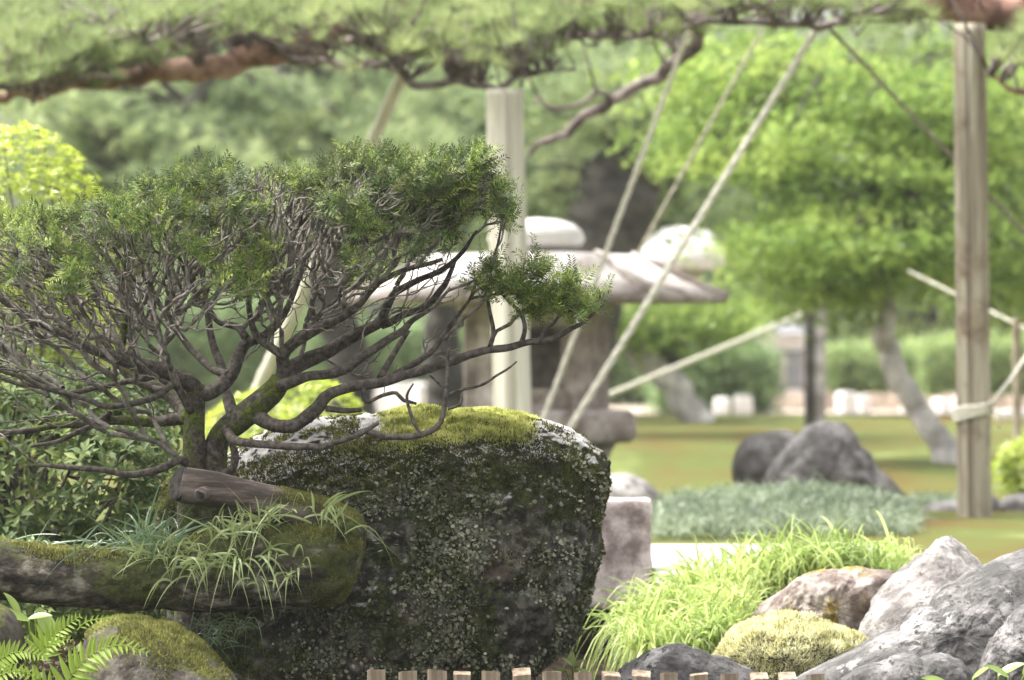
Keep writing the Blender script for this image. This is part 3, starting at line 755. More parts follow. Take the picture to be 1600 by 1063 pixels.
# ------------------------------------------------------------------ timber posts, poles and ropes
def round_post(name, top, bot, D, r_top, r_bot, mat, label, groove=True, sides=40, seed=0, cat="post", gang=-1.2):
    a, b = P(*top, D), P(*bot, D)
    b[2] = min(b[2], gz(b[0], D) - 0.06)
    n = 60; t = np.linspace(0, 1, n)
    path = b[None] * (1 - t[:, None]) + a[None] * t[:, None]
    rr = r_bot * (1 - t) + r_top * t
    th = np.arange(sides) * 2 * math.pi / sides
    V = np.empty((n, sides, 3))
    R = rr[:, None] * (1 + 0.02 * fbm(np.stack(np.broadcast_arrays(np.cos(th)[None] * 2, np.sin(th)[None] * 2, t[:, None] * 4), -1), 3, seed))
    if groove:
        dth = np.angle(np.exp(1j * (th - gang)))
        R = R * (1 - 0.34 * np.exp(-(dth / 0.09) ** 2))[None]
    V[..., 0] = path[:, None, 0] + R * np.cos(th); V[..., 1] = path[:, None, 1] + R * np.sin(th); V[..., 2] = path[:, None, 2]
    V = V.reshape(-1, 3)
    i = np.arange(n - 1)[:, None] * sides; j = np.arange(sides)[None]; j2 = (j + 1) % sides
    Q = np.stack([i + j, i + j2, i + sides + j2, i + sides + j], -1).reshape(-1, 4)
    V = np.concatenate([V, [path[0], path[-1]]]); k = np.arange(sides); k2 = (k + 1) % sides
    T = np.concatenate([np.stack([k2, k, np.full(sides, len(V) - 2)], -1), np.stack([(n - 1) * sides + k, (n - 1) * sides + k2, np.full(sides, len(V) - 1)], -1)])
    return add(name, V, [Q, T], mat, smooth=True, origin=(b[0], D, gz(b[0], D)), label=label, cat=cat)

post_r = round_post("support_post", (1515, 38), (1523, 812), 20.0, 25 * PX(20), 27 * PX(20), M['post'], "brown timber post with rope tied round it beside the maple", True, 40, 2, gang=-1.9)
D_ = 19.6
round_post("support_post", (788, 140), (806, 812), D_, 29 * PX(D_), 30 * PX(D_), M['post_pale'], "pale peeled timber post with a long split before the lantern", True, 40, 5, gang=-1.35)

def rope(name, a, b, r, mat, label, sag=0.0, cat="rope", n=40, group=None):
    a = np.asarray(a, float); b = np.asarray(b, float)
    t = np.linspace(0, 1, n)
    c = a + (b - a) * t[:, None]; c[:, 2] -= sag * 4 * t * (1 - t)
    ln = np.linalg.norm(b - a); turns = ln / 0.09
    d = nrm(b - a); u = nrm(np.cross(d, [0, 1.0, 0.2])); v = np.cross(d, u)
    B = Batch()
    m = 140; t = np.linspace(0, 1, m); c = a + (b - a) * t[:, None]; c[:, 2] -= sag * 4 * t * (1 - t)
    for k in range(3):
        ph = t * turns * 2 * math.pi / 3 + k * 2.094
        B.put(*tube(c + 0.45 * r * (np.cos(ph)[:, None] * u + np.sin(ph)[:, None] * v), r * 0.62, 6))
    return B.obj(name, mat, smooth=True, label=label, cat=cat, group=group)

def to_ground(px, py, D, dx_per_y, D2):
    """continue a line of the photograph down to the ground at distance D2"""
    for y in range(int(py), 1100):
        q = P(px + (y - py) * dx_per_y, y, D + (D2 - D) * (y - py) / max(1, 820 - py))
        if q[2] <= gz(q[0], q[1]) + 0.0: return q
    return q
rope("guy_rope", P(1076, 50, 20.2), to_ground(1070, 65, 20.0, -0.375, 20.0), 4.4 * PX(20), M['rope'], "straw guy rope from the pine branch down beside the lantern roof")
rope("guy_rope", P(1282, 35, 20.0), to_ground(1275, 48, 20.0, -0.619, 19.5), 5.4 * PX(20), M['rope'], "thick straw guy rope crossing before the lantern roof corner")
rope("guy_rope", P(1194, 42, 22.5), to_ground(1190, 50, 22.5, -0.557, 20.5), 2.6 * PX(22), M['rope_dark'], "faint thin guy rope behind the thick one passing the domed lantern")
rope("guy_rope", P(1268, 486, 30.0), to_ground(925, 629, 24.0, -2.4, 23.4), 4.6 * PX(25), M['rope'], "low slanting rope from the far gate post towards the lantern platform")
rope("guy_rope", P(1296, 44, 20.0), to_ground(1296, 44, 20.0, 0.95, 20.5), 3.2 * PX(20), M['rope_dark'], "thin dark cord slanting down behind the brown timber post")
rope("guy_rope", P(1420, 424, 24.6), P(1640, 532, 24.0), 2.2 * PX(24), M['rope'], "short pale cord beside the maple trunk behind the brown post")
# rope bound round the right-hand post, its free end running up to the bamboo pole
B_ = Batch()
c_ = P(1521.5, 642, 20.0)
for k in range(3):
    th = np.linspace(0, 2 * math.pi, 30)
    R_ = 28.5 * PX(20) + 0.004
    ring = np.stack([c_[0] + R_ * np.cos(th), c_[1] + R_ * np.sin(th), c_[2] + (k - 1) * 0.021 + 0.018 * np.cos(th) + 0.004 * np.sin(3 * th + k)], -1)
    B_.put(*tube(ring, 0.0105, 7))
e_ = [c_ + [R_ * 0.9, -0.03, 0.015], P(1556, 622, 19.9), P(1580, 592, 20.1), P(1600, 562, 20.4), P(1640, 505, 20.8)]
B_.put(*tube(spline(e_, 0.03), 0.0085, 7))
e_ = [c_ + [R_ * 0.9, -0.05, 0.0], P(1556, 640, 19.85), P(1563, 655, 19.85), P(1560, 668, 19.87)]
B_.put(*tube(spline(e_, 0.02), 0.007, 6))
B_.obj("binding_rope", M['rope'], smooth=True, label="pale rope wound three times round the brown timber post", cat="rope")

def bamboo(name, a, b, r, label, mat=M['bamboo']):
    a = np.asarray(a); b = np.asarray(b); n = 70; t = np.linspace(0, 1, n)
    rr = r * (1 - 0.15 * t) * (1 + 0.10 * (np.arange(n) % 7 == 0))
    V, Q = tube(a + (b - a) * t[:, None], rr, 14)
    return add(name, V, Q, mat, smooth=True, label=label, cat="pole")
q_ = P(634, 108, 20.3); g_ = to_ground(634, 108, 20.3, -0.46, 21.5)
bamboo("bamboo_pole", g_, q_, 12 * PX(20), "slanting pale bamboo pole propping the pine above the yew")
g_ = P(1590, 690, 23.5); g_[2] = gz(g_[0], 23.5) - 0.03
bamboo("bamboo_pole", g_, P(1588, 498, 23.5), 7 * PX(23.5), "slim upright pole behind the bright azalea right of the post", M['post'])

# ------------------------------------------------------------------ wooden stakes along the water
tops = [(588, 1048, 29), (637, 1048, 29), (683, 1050, 30), (722, 1051, 28), (767, 1049, 28), (815, 1050, 29), (862, 1051, 29), (911, 1052, 28), (955, 1052, 28), (1002, 1052, 30),
        (1045, 1053, 28), (1092, 1053, 29), (1140, 1054, 28), (1186, 1055, 29), (1230, 1055, 28), (1274, 1056, 29)]
for k, (px, py, w) in enumerate(tops):
    Ds = 10.50
    c = P(px, py, Ds)
    r = random.Random(k)
    V_, Q_ = bev_box(c[0], Ds, -0.75, c[2] + r.uniform(-0.002, 0.003), w * PX(Ds), 0.045, 0.003, r.uniform(-0.12, 0.12), 6, 0.002, k)
    V_[:, 2] += (V_[:, 0] - c[0]) * r.uniform(-0.12, 0.12) + (V_[:, 1] - Ds) * r.uniform(-0.3, 0.4)
    add("wooden_stake", V_, Q_, M['stake'], smooth=False, origin=(c[0], Ds, -0.75), label="square cut pale wooden stake in the row along the water edge", cat="stake", group="wooden stakes along the water edge")

# ------------------------------------------------------------------ old log
LG = 10.78
log = thing("fallen_log", (P(300, 900, LG)[0], LG, gz(P(300, 900, LG)[0], LG)), "old bent mossy log with a sawn stub lying before the dark boulder", "log")
pth, rad = limb([(-120, 880, -0.05, 44), (-40, 886, -0.03, 45), (40, 896, 0, 45), (130, 904, 0, 46), (220, 906, 0, 48), (310, 897, 0, 56), (390, 884, 0, 66), (450, 873, 0, 74), (500, 866, 0, 78), (532, 866, 0, 76), (552, 868, 0, 62), (562, 870, 0, 36), (566, 871, 0, 8)], LG, 5)
V_, Q_ = tube(pth, rad, 96, 0.24, 5)
# a hollow knot hole in the sawn end
kh = P(541, 842, LG - 0.13 )
d_ = np.linalg.norm((V_ - kh) * np.array([1.2, 0.35, 0.8]), axis=1)
V_[:, 1] += 0.05 * np.exp(-(d_ / 0.018) ** 2)
V_[:, 0] -= 0.03 * np.exp(-(d_ / 0.02) ** 2)
V_ = V_ + nrm(V_ - V_.mean(0)) * (fbm(V_ * 40, 4, 9, 0.6) * 0.010)[:, None]
bark = add("bark", V_, Q_, M['log'], log, smooth=True)
LQ = Q_[0]
p_, n_ = sample_surface(V_, LQ, 15000, 11, lambda c, n: sstep(0.6, 1.0, n[:, 2] + 0.5 * fbm(c * 12, 3, 91)) * sstep(560, 250, np.abs(pxy(c)[0] - 140)) * (n[:, 1] < 0.6))
moss("moss_strip", bark, p_, n_, M['moss_low'], 0.009, 0.0035, 12)
p_, n_ = sample_surface(V_, LQ, 16000, 12, lambda c, n: sstep(440, 540, pxy(c)[0]) * (fbm(c * 10, 3, 95) > -0.15) * (n[:, 1] < 0.5))
moss("moss_patch", bark, p_, n_, M['moss_low'], 0.006, 0.003, 13)
# barkless stub
SD = 10.74
pth, rad = limb([(284, 757, 0.0, 27), (300, 760, 0, 28), (340, 766, 0, 28), (380, 776, 0, 27), (420, 785, 0, 27), (460, 797, 0, 29), (495, 812, 0.02, 36), (525, 835, 0.04, 46), (535, 850, 0.04, 40)], SD, 4)
V_, Q_ = tube(pth, rad, 48, 0.07, 8)
V_[:-2] += nrm(V_[:-2] - V_.mean(0)) * (fbm(V_[:-2] * np.array([9, 60, 60]), 3, 33) * 0.004)[:, None]
stub = add("sawn_stub", V_, Q_, M['cutwood'], log, smooth=True, label="grey barkless sawn stub")
p_, n_ = sample_surface(V_, Q_[0], 9000, 15, lambda c, n: sstep(415, 470, pxy(c)[0] + 30 * fbm(c * 14, 3, 5)) * sstep(-0.1, 0.4, n[:, 2]))
moss("moss_patch", stub, p_, n_, M['moss_low'], 0.007, 0.003, 14)
th = np.linspace(0, 2 * math.pi, 30, endpoint=False)
ax = nrm(pth[0] - pth[2]); ax = nrm(ax + np.array([0.1, -0.55, 0.1])); u = nrm(np.cross(ax, [0, 0, 1])); v = np.cross(ax, u)
e0 = pth[0] + ax * 0.004
rings = [(1.02, -0.02), (1.02, 0.004), (0.93, 0.008), (0.6, 0.007), (0.25, 0.006)]
V_ = np.concatenate([e0 + ax * h + (np.cos(th)[:, None] * u + np.sin(th)[:, None] * v) * rad[0] * s for s, h in rings])
k = np.arange(30); k2 = (k + 1) % 30
Q_ = [np.concatenate([np.stack([j * 30 + k, j * 30 + k2, (j + 1) * 30 + k2, (j + 1) * 30 + k], -1) for j in range(4)]), (4 * 30 + k)[None]]
add("cut_face", V_, Q_, M['cutface'], stub, smooth=True)
kn = P(318, 771, SD - 0.040)
pth2 = [kn + [0.012, 0.02, 0.004], kn + [0.004, 0.0, 0.002], kn + [-0.008, -0.022, -0.002]]
V_, Q_ = tube(pth2, [0.019, 0.017, 0.0155], 22, 0.05, 3)
knot = add("knot", V_, Q_, M['cutwood'], stub, smooth=True)
V_, Q_ = tube([pth2[-1] + [0.002, 0.004, 0], pth2[-1] + [-0.0004, -0.0012, 0]], [0.0135, 0.0125], 22)
add("knot_face", V_, Q_, M['cutface'], knot)

# ------------------------------------------------------------------ the yew
YD = 10.95
yb = P(318, 735, YD)
yew = thing("yew_tree", (yb[0], YD, gz(yb[0], YD)), "flat topped bare branched yew with scattered green tufts growing over the mossy log", "tree")
LIMBS = {
 'trunk': [
  [(296, 1150, .10, 26), (298, 900, .10, 24), (300, 800, .06, 23), (302, 745, .02, 22), (302, 715, 0, 19), (302, 680, 0, 17), (304, 640, 0, 16), (306, 612, 0, 15), (306, 600, 0, 12)],
  [(330, 1150, .10, 26), (330, 900, .10, 24), (332, 800, .06, 24), (334, 750, .03, 23), (336, 715, .02, 20), (345, 682, .02, 19), (374, 656, .02, 20), (408, 630, .02, 19), (430, 610, .02, 18), (440, 592, .02, 14)],
 ],
 'limb': [
  [(304, 606, 0, 13), (288, 594, -.02, 13), (254, 583, -.04, 12), (196, 567, -.06, 11), (164, 557, -.08, 9), (134, 543, -.10, 7.5), (85, 516, -.12, 6.5), (42, 494, -.14, 6), (0, 471, -.16, 5), (-60, 440, -.18, 4)],
  [(297, 655, .02, 11), (282, 636, .08, 11), (250, 612, .12, 11), (205, 582, .16, 9), (190, 552, .17, 7.5), (193, 510, .18, 6.5), (190, 455, .2, 5), (182, 400, .22, 3)],
  [(298, 654, .04, 10), (270, 658, .08, 9), (238, 660, .10, 9), (180, 655, .10, 7), (140, 660, .1, 6), (70, 667, .08, 5), (0, 676, .06, 4), (-60, 680, .05, 3)],
  [(300, 640, -.02, 7), (275, 602, -.06, 5.5), (243, 620, -.10, 5.5), (197, 632, -.12, 5), (168, 637, -.13, 4.8), (135, 623, -.14, 4.5), (79, 606, -.15, 4), (37, 592, -.16, 3.5), (-20, 572, -.18, 3)],
  [(295, 735, .0, 7), (284, 722, -.03, 7), (262, 731, -.05, 6.5), (240, 736, -.06, 6), (197, 737, -.07, 5.5), (150, 733, -.08, 4.5), (99, 730, -.08, 4), (54, 728, -.09, 3)],
  [(168, 649, .1, 6), (140, 665, .05, 5), (122, 672, 0, 4.5), (95, 690, -.02, 3.5), (50, 702, -.03, 2.5)],
  [(254, 584, .0, 7), (215, 594, .06, 5), (150, 606, .1, 4.5), (99, 612, .12, 4), (40, 600, .14, 3.5), (-30, 585, .16, 3)],
  [(306, 616, 0, 13), (328, 614, .0, 12), (347, 602, .02, 11.5), (366, 582, .03, 11), (375, 556, .04, 10), (387, 535, .04, 9), (405, 527, .04, 7), (437, 503, .05, 6), (455, 480, .06, 5), (470, 440, .07, 4), (478, 400, .08, 3)],
  [(387, 536, .04, 7), (376, 514, .06, 6), (345, 500, .08, 5), (312, 470, .1, 4.5), (290, 430, .12, 4), (275, 390, .12, 3)],
  [(358, 590, .02, 7), (335, 578, .08, 6), (312, 562, .12, 5.5), (290, 540, .14, 5), (262, 500, .15, 4.5), (240, 460, .16, 4), (225, 420, .17, 3)],
  [(440, 598, .02, 14), (442, 575, .0, 11.5), (441, 556, -.02, 10), (458, 536, -.03, 9.5), (494, 514, -.04, 9), (522, 499, -.05, 8), (553, 480, -.06, 7), (575, 456, -.07, 6), (600, 436, -.08, 5), (640, 420, -.08, 4), (690, 405, -.08, 3)],
  [(441, 558, -.02, 8), (428, 548, -.01, 7), (408, 532, .02, 6.5), (395, 500, .02, 5), (392, 460, .02, 4.5), (400, 420, .02, 3.5), (405, 380, .02, 3)],
  [(436, 600, .06, 14), (455, 580, .10, 14), (480, 566, .12, 13), (512, 553, .12, 11.5), (545, 530, .12, 10), (575, 516, .12, 9), (594, 506, .12, 8), (606, 480, .11, 7), (622, 459, .10, 6), (655, 443, .08, 5), (694, 417, .06, 4.5), (722, 392, .05, 3.5), (745, 360, .04, 2.5)],
  [(438, 604, .0, 10), (482, 592, -.03, 8), (536, 581, -.05, 8), (566, 558, -.06, 7.5), (582, 545, -.06, 7), (601, 532, -.06, 6.5), (632, 513, -.06, 5.5), (646, 499, -.06, 4.5), (676, 484, -.07, 3)],
  [(594, 506, .12, 7), (621, 496, .10, 6), (661, 481, .08, 5.5), (689, 453, .06, 5), (706, 428, .06, 4), (714, 405, .06, 3)],
  [(398, 645, .02, 13), (418, 663, -.02, 11), (445, 667, -.04, 11), (470, 663, -.05, 10.5), (495, 642, -.06, 10.5), (508, 619, -.07, 9.5), (528, 608, -.08, 8.5), (575, 602, -.08, 8), (604, 596, -.08, 8), (645, 583, -.07, 7.5), (705, 567, -.06, 7), (766, 545, -.06, 6), (811, 539, -.06, 5.5), (859, 535, -.06, 5), (890, 519, -.06, 4), (916, 506, -.06, 3), (944, 478, -.06, 1.5)],
  [(600, 594, -.07, 6), (645, 571, -.05, 5), (678, 548, -.03, 4.5), (702, 511, -.02, 4), (726, 484, -.02, 3), (742, 462, -.02, 2)],
  [(594, 594, -.07, 6), (607, 566, -.03, 5), (620, 540, 0, 4.5), (633, 519, .02, 4)],
  [(508, 640, -.06, 5), (540, 643, -.07, 4.5), (566, 640, -.07, 3.5)],
  [(566, 600, -.08, 4), (572, 630, -.09, 3.2), (595, 620, -.10, 3), (616, 616, -.10, 3), (628, 628, -.1, 3), (648, 635, -.1, 2.2)],
  [(358, 676, -.01, 8), (375, 690, -.10, 7), (400, 693, -.14, 6.5), (437, 696, -.16, 6), (480, 696, -.17, 5.5), (512, 696, -.18, 5), (559, 680, -.19, 4), (588, 660, -.19, 3)],
  [(560, 681, -.19, 4.5), (575, 676, -.19, 5), (606, 685, -.20, 5), (644, 685, -.2, 5), (678, 670, -.2, 4.5), (692, 645, -.19, 4.2), (698, 608, -.18, 4), (702, 568, -.16, 3), (706, 520, -.14, 2.2)],
  [(698, 622, -.18, 3), (725, 611, -.19, 2.6), (750, 602, -.2, 2.4), (785, 585, -.2, 2), (805, 568, -.2, 1.2)],
  [(657, 680, -.2, 3.2), (645, 662, -.2, 3), (640, 640, -.19, 2.6), (638, 618, -.19, 2.2), (648, 600, -.18, 1.4)],
  [(695, 640, -.19, 2.5), (713, 632, -.2, 2.2), (717, 618, -.2, 1.6)],
  [(696, 610, -.18, 2.6), (684, 597, -.18, 2.2), (670, 585, -.18, 1.5)],
  [(340, 735, .0, 9), (352, 738, -.03, 8), (362, 728, -.04, 7), (366, 705, -.03, 6), (362, 690, -.02, 5)],
  [(380, 650, .03, 11), (364, 640, .06, 10), (356, 618, .1, 9), (350, 600, .14, 8), (345, 570, .18, 7), (330, 530, .22, 6), (320, 480, .24, 5), (322, 420, .24, 4)],
  [(766, 545, -.06, 4), (772, 515, -.05, 3.5), (764, 480, -.05, 3), (758, 450, -.04, 2)],
  [(808, 540, -.06, 4), (817, 512, -.06, 3.5), (812, 488, -.05, 3), (790, 465, -.05, 2.6), (778, 445, -.04, 2)],
  [(845, 537, -.06, 3.5), (855, 520, -.06, 3), (868, 508, -.06, 2.4), (878, 485, -.05, 1.6)],
 ]}
nodes = []; dirs = []; plen = []; 
for kind in ('trunk', 'limb'):
    for q, pts in enumerate(LIMBS[kind]):
        path, rad = limb(pts, YD, 6, 0.012 if kind == 'limb' else 0.004, q)
        sd = 16 if rad.max() > 0.012 else 9
        V_, Q_ = tube(path, rad, sd, 0.14, q)
        add(kind, V_, Q_, M['bark_yew_mossy'] if (kind == 'trunk' or q in (1, 2)) else M['bark_yew'], yew, smooth=True)
        if kind == 'limb':
            step = 2
            seg = np.linalg.norm(np.diff(path, axis=0), axis=1); cl = np.concatenate([[0], np.cumsum(seg)])
            t_ = nrm(np.gradient(path, axis=0))
            base_d = np.linalg.norm(path[0] - yb)
            for i in range(3, len(path), step):
                nodes.append(path[i]); dirs.append(t_[i]); plen.append(base_d + cl[i])
# targets for the twigs: a dense clipped, flat-topped crown
TOPX = [-120, -30, 0, 60, 100, 150, 200, 250, 300, 360, 400, 450, 500, 520, 580, 640, 700, 742, 765, 780, 800]
TOPY = [365, 345, 335, 328, 330, 312, 293, 283, 270, 264, 257, 262, 264, 252, 243, 252, 251, 238, 258, 292, 315]
ry = np.random.default_rng(21)
def crown_targets(n):
    out = []
    while len(out) < n:
        x = ry.uniform(-110, 795); d = ry.uniform(-0.42, 0.5)
        half = 0.46 * math.sqrt(max(0.05, 1 - ((x - 330) / 500) ** 2))
        if abs(d - 0.03) > half: continue
        top = np.interp(x, TOPX, TOPY) + 70 * (d / 0.46) ** 2 * (1 if d < 0 else 0.35)
        depth = np.interp(x, [-110, 150, 330, 500, 650, 760, 800], [190, 200, 210, 170, 120, 70, 30])
        y = top + 3 + depth * ry.random() ** 1.9
        if x > 730 and y > 330 + (x - 730) * 0.3: continue
        out.append((x, y, d))
    return out
tg = crown_targets(6200)
for k in range(330):   # low spreading twigs to the left
    x = ry.uniform(-100, 270); tg.append((x, ry.uniform(455, 600) + (x - 100) * 0.05, ry.uniform(-0.3, 0.3)))
for k in range(60):
    x = ry.uniform(-60, 240); tg.append((x, ry.uniform(600, 690), ry.uniform(-0.15, 0.2)))
SPRIG = [(765, 425, 20, 18), (790, 445, 24, 18), (815, 455, 20, 15), (843, 425, 13, 20), (848, 465, 22, 14), (888, 442, 17, 14), (880, 470, 22, 14), (905, 485, 18, 12), (930, 468, 14, 9), (762, 455, 10, 14), (830, 480, 20, 8)]
for cx, cy, sx, sy in SPRIG:
    for k in range(int(sx * sy / 16)):
        tg.append((cx + ry.normal() * sx * 0.6, cy + ry.normal() * sy * 0.6, -0.05 + ry.normal() * 0.04))
for k in range(260):
    x = ry.uniform(400, 720); tg.append((x, np.interp(x, [400, 560, 720], [430, 400, 370]) + ry.uniform(0, 110), ry.uniform(-0.2, 0.25)))
for k in range(60):
    x = ry.uniform(560, 740); tg.append((x, ry.uniform(480, 590) + (650 - x) * 0.2, ry.uniform(-0.12, 0.1)))
T = np.array([P(x, y, YD + d) for x, y, d in tg]); Txy = np.array(tg)
order = np.argsort(np.linalg.norm(T - yb, axis=1)); T = T[order]; Txy = Txy[order]
SEG = 5
cap_n = len(nodes) + len(T) * SEG
NP = np.empty((cap_n, 3)); ND = np.empty((cap_n, 3)); NL = np.empty(cap_n)
n0 = len(nodes); NP[:n0] = nodes; ND[:n0] = dirs; NL[:n0] = plen
parent_of = np.full(cap_n, -1); load = np.zeros(cap_n)
cnt = n0; paths = []; ends = []
for i, t in enumerate(T):
    v = t - NP[:cnt]; d = np.linalg.norm(v, axis=1)
    cosang = (v * ND[:cnt]).sum(1) / np.maximum(d, 1e-6)
    cost = d * (1 + 0.55 * (1 - cosang)) + 0.5 * NL[:cnt]
    k = int(np.argmin(cost))
    a = NP[k]; L = d[k]
    outd = nrm(t - yb); endd = nrm(outd * 0.5 + np.array([0, 0, 1.0 if Txy[i, 1] < 460 else 0.35]) + ry.normal(0, 0.25, 3))
    sd = nrm(ND[k] * 0.55 + nrm(v[k]) * 1.0 + ry.normal(0, 0.12, 3))
    u = (np.arange(1, SEG + 1) / SEG)[:, None]
    h = (2 * u ** 3 - 3 * u ** 2 + 1) * a + (u ** 3 - 2 * u ** 2 + u) * sd * L + (-2 * u ** 3 + 3 * u ** 2) * t + (u ** 3 - u ** 2) * nrm(endd * 0.6 + nrm(v[k])) * L
    h[:-1] += ry.normal(0, 0.018 * min(L, 0.12), (SEG - 1, 3))
    NP[cnt:cnt + SEG] = h
    full = np.concatenate([a[None], h]); ND[cnt:cnt + SEG] = nrm(np.gradient(full, axis=0))[1:]
    NL[cnt:cnt + SEG] = NL[k] + np.cumsum(np.linalg.norm(np.diff(full, axis=0), axis=1))
    parent_of[cnt] = k; parent_of[cnt + 1:cnt + SEG] = np.arange(cnt, cnt + SEG - 1)
    paths.append((k, cnt)); ends.append(ND[cnt + SEG - 1]); cnt += SEG
# pipe model: every twig end adds to the section below it
sec = np.zeros(cnt)
is_tip = np.zeros(cnt, bool)
for k, c in paths: is_tip[c + SEG - 1] = True
for i in range(cnt - 1, n0 - 1, -1):
    if is_tip[i] or sec[i] == 0: sec[i] += 1.0
    p = parent_of[i]
    if p >= n0: sec[p] += sec[i]
rad_n = 0.00115 * np.minimum(sec, 60) ** 0.43
tw = Batch()
for k, c in paths:
    idx = np.arange(c, c + SEG)
    r_ = np.concatenate([[min(rad_n[c] * 1.15, 0.009)], rad_n[idx]])
    r_[-1] = 0.0008
    tw.put(*tube(np.concatenate([NP[k][None], NP[idx]]), r_, 5, cap=False))
tw.obj("twigs", M['twig'], yew, smooth=True, kind="stuff")

# foliage: where the crown of the photograph carries green
TUFTS = [(215, 343, 38, 28), (410, 388, 34, 20), (372, 440, 36, 26), (320, 400, 22, 22), (60, 372, 42, 20), (20, 352, 34, 20), (125, 425, 28, 18), (20, 440, 26, 22), (385, 330, 35, 20), (300, 330, 40, 30), (455, 560, 10, 14),
         (640, 405, 40, 18), (700, 400, 40, 20), (560, 330, 40, 40), (275, 300, 60, 18), (150, 350, 45, 25), (560, 420, 25, 25), (340, 515, 8, 14), (690, 340, 70, 45), (330, 285, 40, 12), (600, 290, 70, 35), (745, 300, 40, 45)]
def green(x, y):
    top = np.interp(x, TOPX, TOPY); dt = y - top
    p = 0.0
    if x > 500: p = max(p, 0.62 * max(0, min(1, (100 - dt) / 50)))
    if dt < 40: p = max(p, (0.12 if 330 < x < 500 else 0.42) * max(0, 1 - dt / 60))
    if x < 330 and dt < 130: p = max(p, 0.09)
    for cx, cy, sx, sy in TUFTS:
        q = ((x - cx) / sx) ** 2 + ((y - cy) / sy) ** 2
        if q < 1.3: p = max(p, 0.5 if q < 0.8 else 0.25)
    for cx, cy, sx, sy in SPRIG:
        if ((x - cx) / (sx * 1.7)) ** 2 + ((y - cy) / (sy * 1.7)) ** 2 < 1: p = 1.0
    return p
SPR = [t_spray(18, 0.052, 0.024, 1), t_spray(14, 0.040, 0.022, 2), t_spray(22, 0.066, 0.024, 3)]
sets = {'yew': [], 'yew_new': []}
E = np.array(ends)
for i in range(len(T)):
    x, y, d = Txy[i]
    pr = green(x, y)
    if pr <= 0 or (0.5 + 1.25 * fbm(T[i][None] * 13, 2, 123)[0] + ry.normal() * 0.06) > pr * 0.88: continue
    young = 0.30
    for cx, cy, sx, sy in TUFTS[:7] + SPRIG:
        if ((x - cx) / sx) ** 2 + ((y - cy) / sy) ** 2 < 1.6: young = 0.85
    nsp = 3
    for k in range(nsp):
        sets['yew_new' if ry.random() < young else 'yew'].append((T[i] - E[i] * ry.uniform(0, 0.02) + ry.normal(0, 0.006, 3), nrm(E[i] * 0.7 + ry.normal(0, 0.65, 3)), ry.random(), x, y))
for key, rows in sets.items():
    # split into separate tufts of the crown by place, left / middle / right / side sprig
    parts_ = {'left': [], 'mid': [], 'right': [], 'sprig': []}
    for r_ in rows:
        x, y = r_[3], r_[4]
        parts_['sprig' if (x > 735 and y > 385) else 'left' if x < 250 else 'mid' if x < 500 else 'right'].append(r_)
    for pn, rr in parts_.items():
        if not rr: continue
        B_ = Batch(); kk = ry.integers(0, 3, len(rr))
        for q in range(3):
            sel = [r_ for r_, z in zip(rr, kk) if z == q]
            if not sel: continue
            loc = np.array([s[0] for s in sel]); fw = np.array([s[1] for s in sel]); tn = np.array([s[2] for s in sel])
            V_, F_ = scatter(*SPR[q], loc, frames(fw, rand_dirs(len(sel), 1.0, ry)), ry.uniform(0.75, 1.15, len(sel)))
            B_.put(V_, F_, np.repeat(tn, len(SPR[q][0])))
        B_.obj("foliage", M[key], yew, kind="stuff")

# ------------------------------------------------------------------ strap-leaved grass on the log, blade by blade
def blade(root, tipdir, length, width, droop, seed, n=9):
    r = np.random.default_rng(seed)
    t = np.linspace(0, 1, n)
    d = nrm(tipdir); side = nrm(np.array([d[0], d[1], 0]) + 1e-6)
    up = max(d[2], 0.05)
    hx = length * np.hypot(d[0], d[1]) ; 
    p = root + d * (length * t)[:, None]
    p[:, 2] -= droop * length * t ** r.uniform(1.6, 3.2)
    p = p + side * (0.12 * length * droop * t ** 1.5)[:, None] + np.array([r.normal(), r.normal() * 0.5, 0]) * (0.16 * length * t ** 2)[:, None]
    tang = nrm(np.gradient(p, axis=0))
    wv = nrm(np.cross(tang, nrm(r.normal(size=3) * 0.5 + np.array([0.2, -1, 0.3]))))
    w = width * (1 - t ** 3) * (0.55 + 0.45 * np.sin(np.pi * np.clip(t * 0.9 + 0.1, 0, 1)))
    L = p + wv * w[:, None] / 2; R = p - wv * w[:, None] / 2
    mid = p + np.cross(wv, tang) * (w * 0.18)[:, None]
    V = np.concatenate([L, mid, R]); k = np.arange(n - 1)
    Q = np.concatenate([np.stack([k, k + n, k + n + 1, k + 1], -1), np.stack([k + n, k + 2 * n, k + 2 * n + 1, k + n + 1], -1)])
    return V, Q
rb = np.random.default_rng(77)
def tuft(label, spots, n, D, mat, lmin, lmax, width=0.0066, lean=(0, 0), droop=(0.2, 2.4), up=0.85, group="strap leaved grass tufts on and under the log"):
    c = np.mean([P(a, b, D) for a, b in spots], axis=0)
    t = thing("grass_tuft", c, label, "grass", group)
    for k in range(int(n * 1.7)):
        (a, b), (a2, b2) = spots[rb.integers(len(spots))], spots[rb.integers(len(spots))]
        f = rb.random(); a, b = a + (a2 - a) * f, b + (b2 - b) * f
        root = P(a + rb.normal() * 14, b + rb.normal() * 7, D + rb.normal() * 0.025)
        d = np.array([rb.normal() * 1.0 + lean[0], rb.normal() * 0.55 - 0.3 + lean[1], up * rb.uniform(0.3, 1.6) + 0.1])
        V, Q = blade(root, d, rb.uniform(lmin * 0.7, lmax), width * rb.uniform(0.45, 1.05), rb.uniform(*droop) * (0.2 if rb.random() < 0.33 else 1.0), int(rb.integers(1e9)))
        add("blade", V, Q, mat, t, smooth=True)
tuft("dark glossy tuft of upright strap leaves left of the sawn stub", [(225, 850), (245, 855), (265, 862), (235, 868)], 44, 10.72, M['blade_dark'], 0.10, 0.20, 0.006, (0, 0.2), (0.2, 1.0), 1.6)
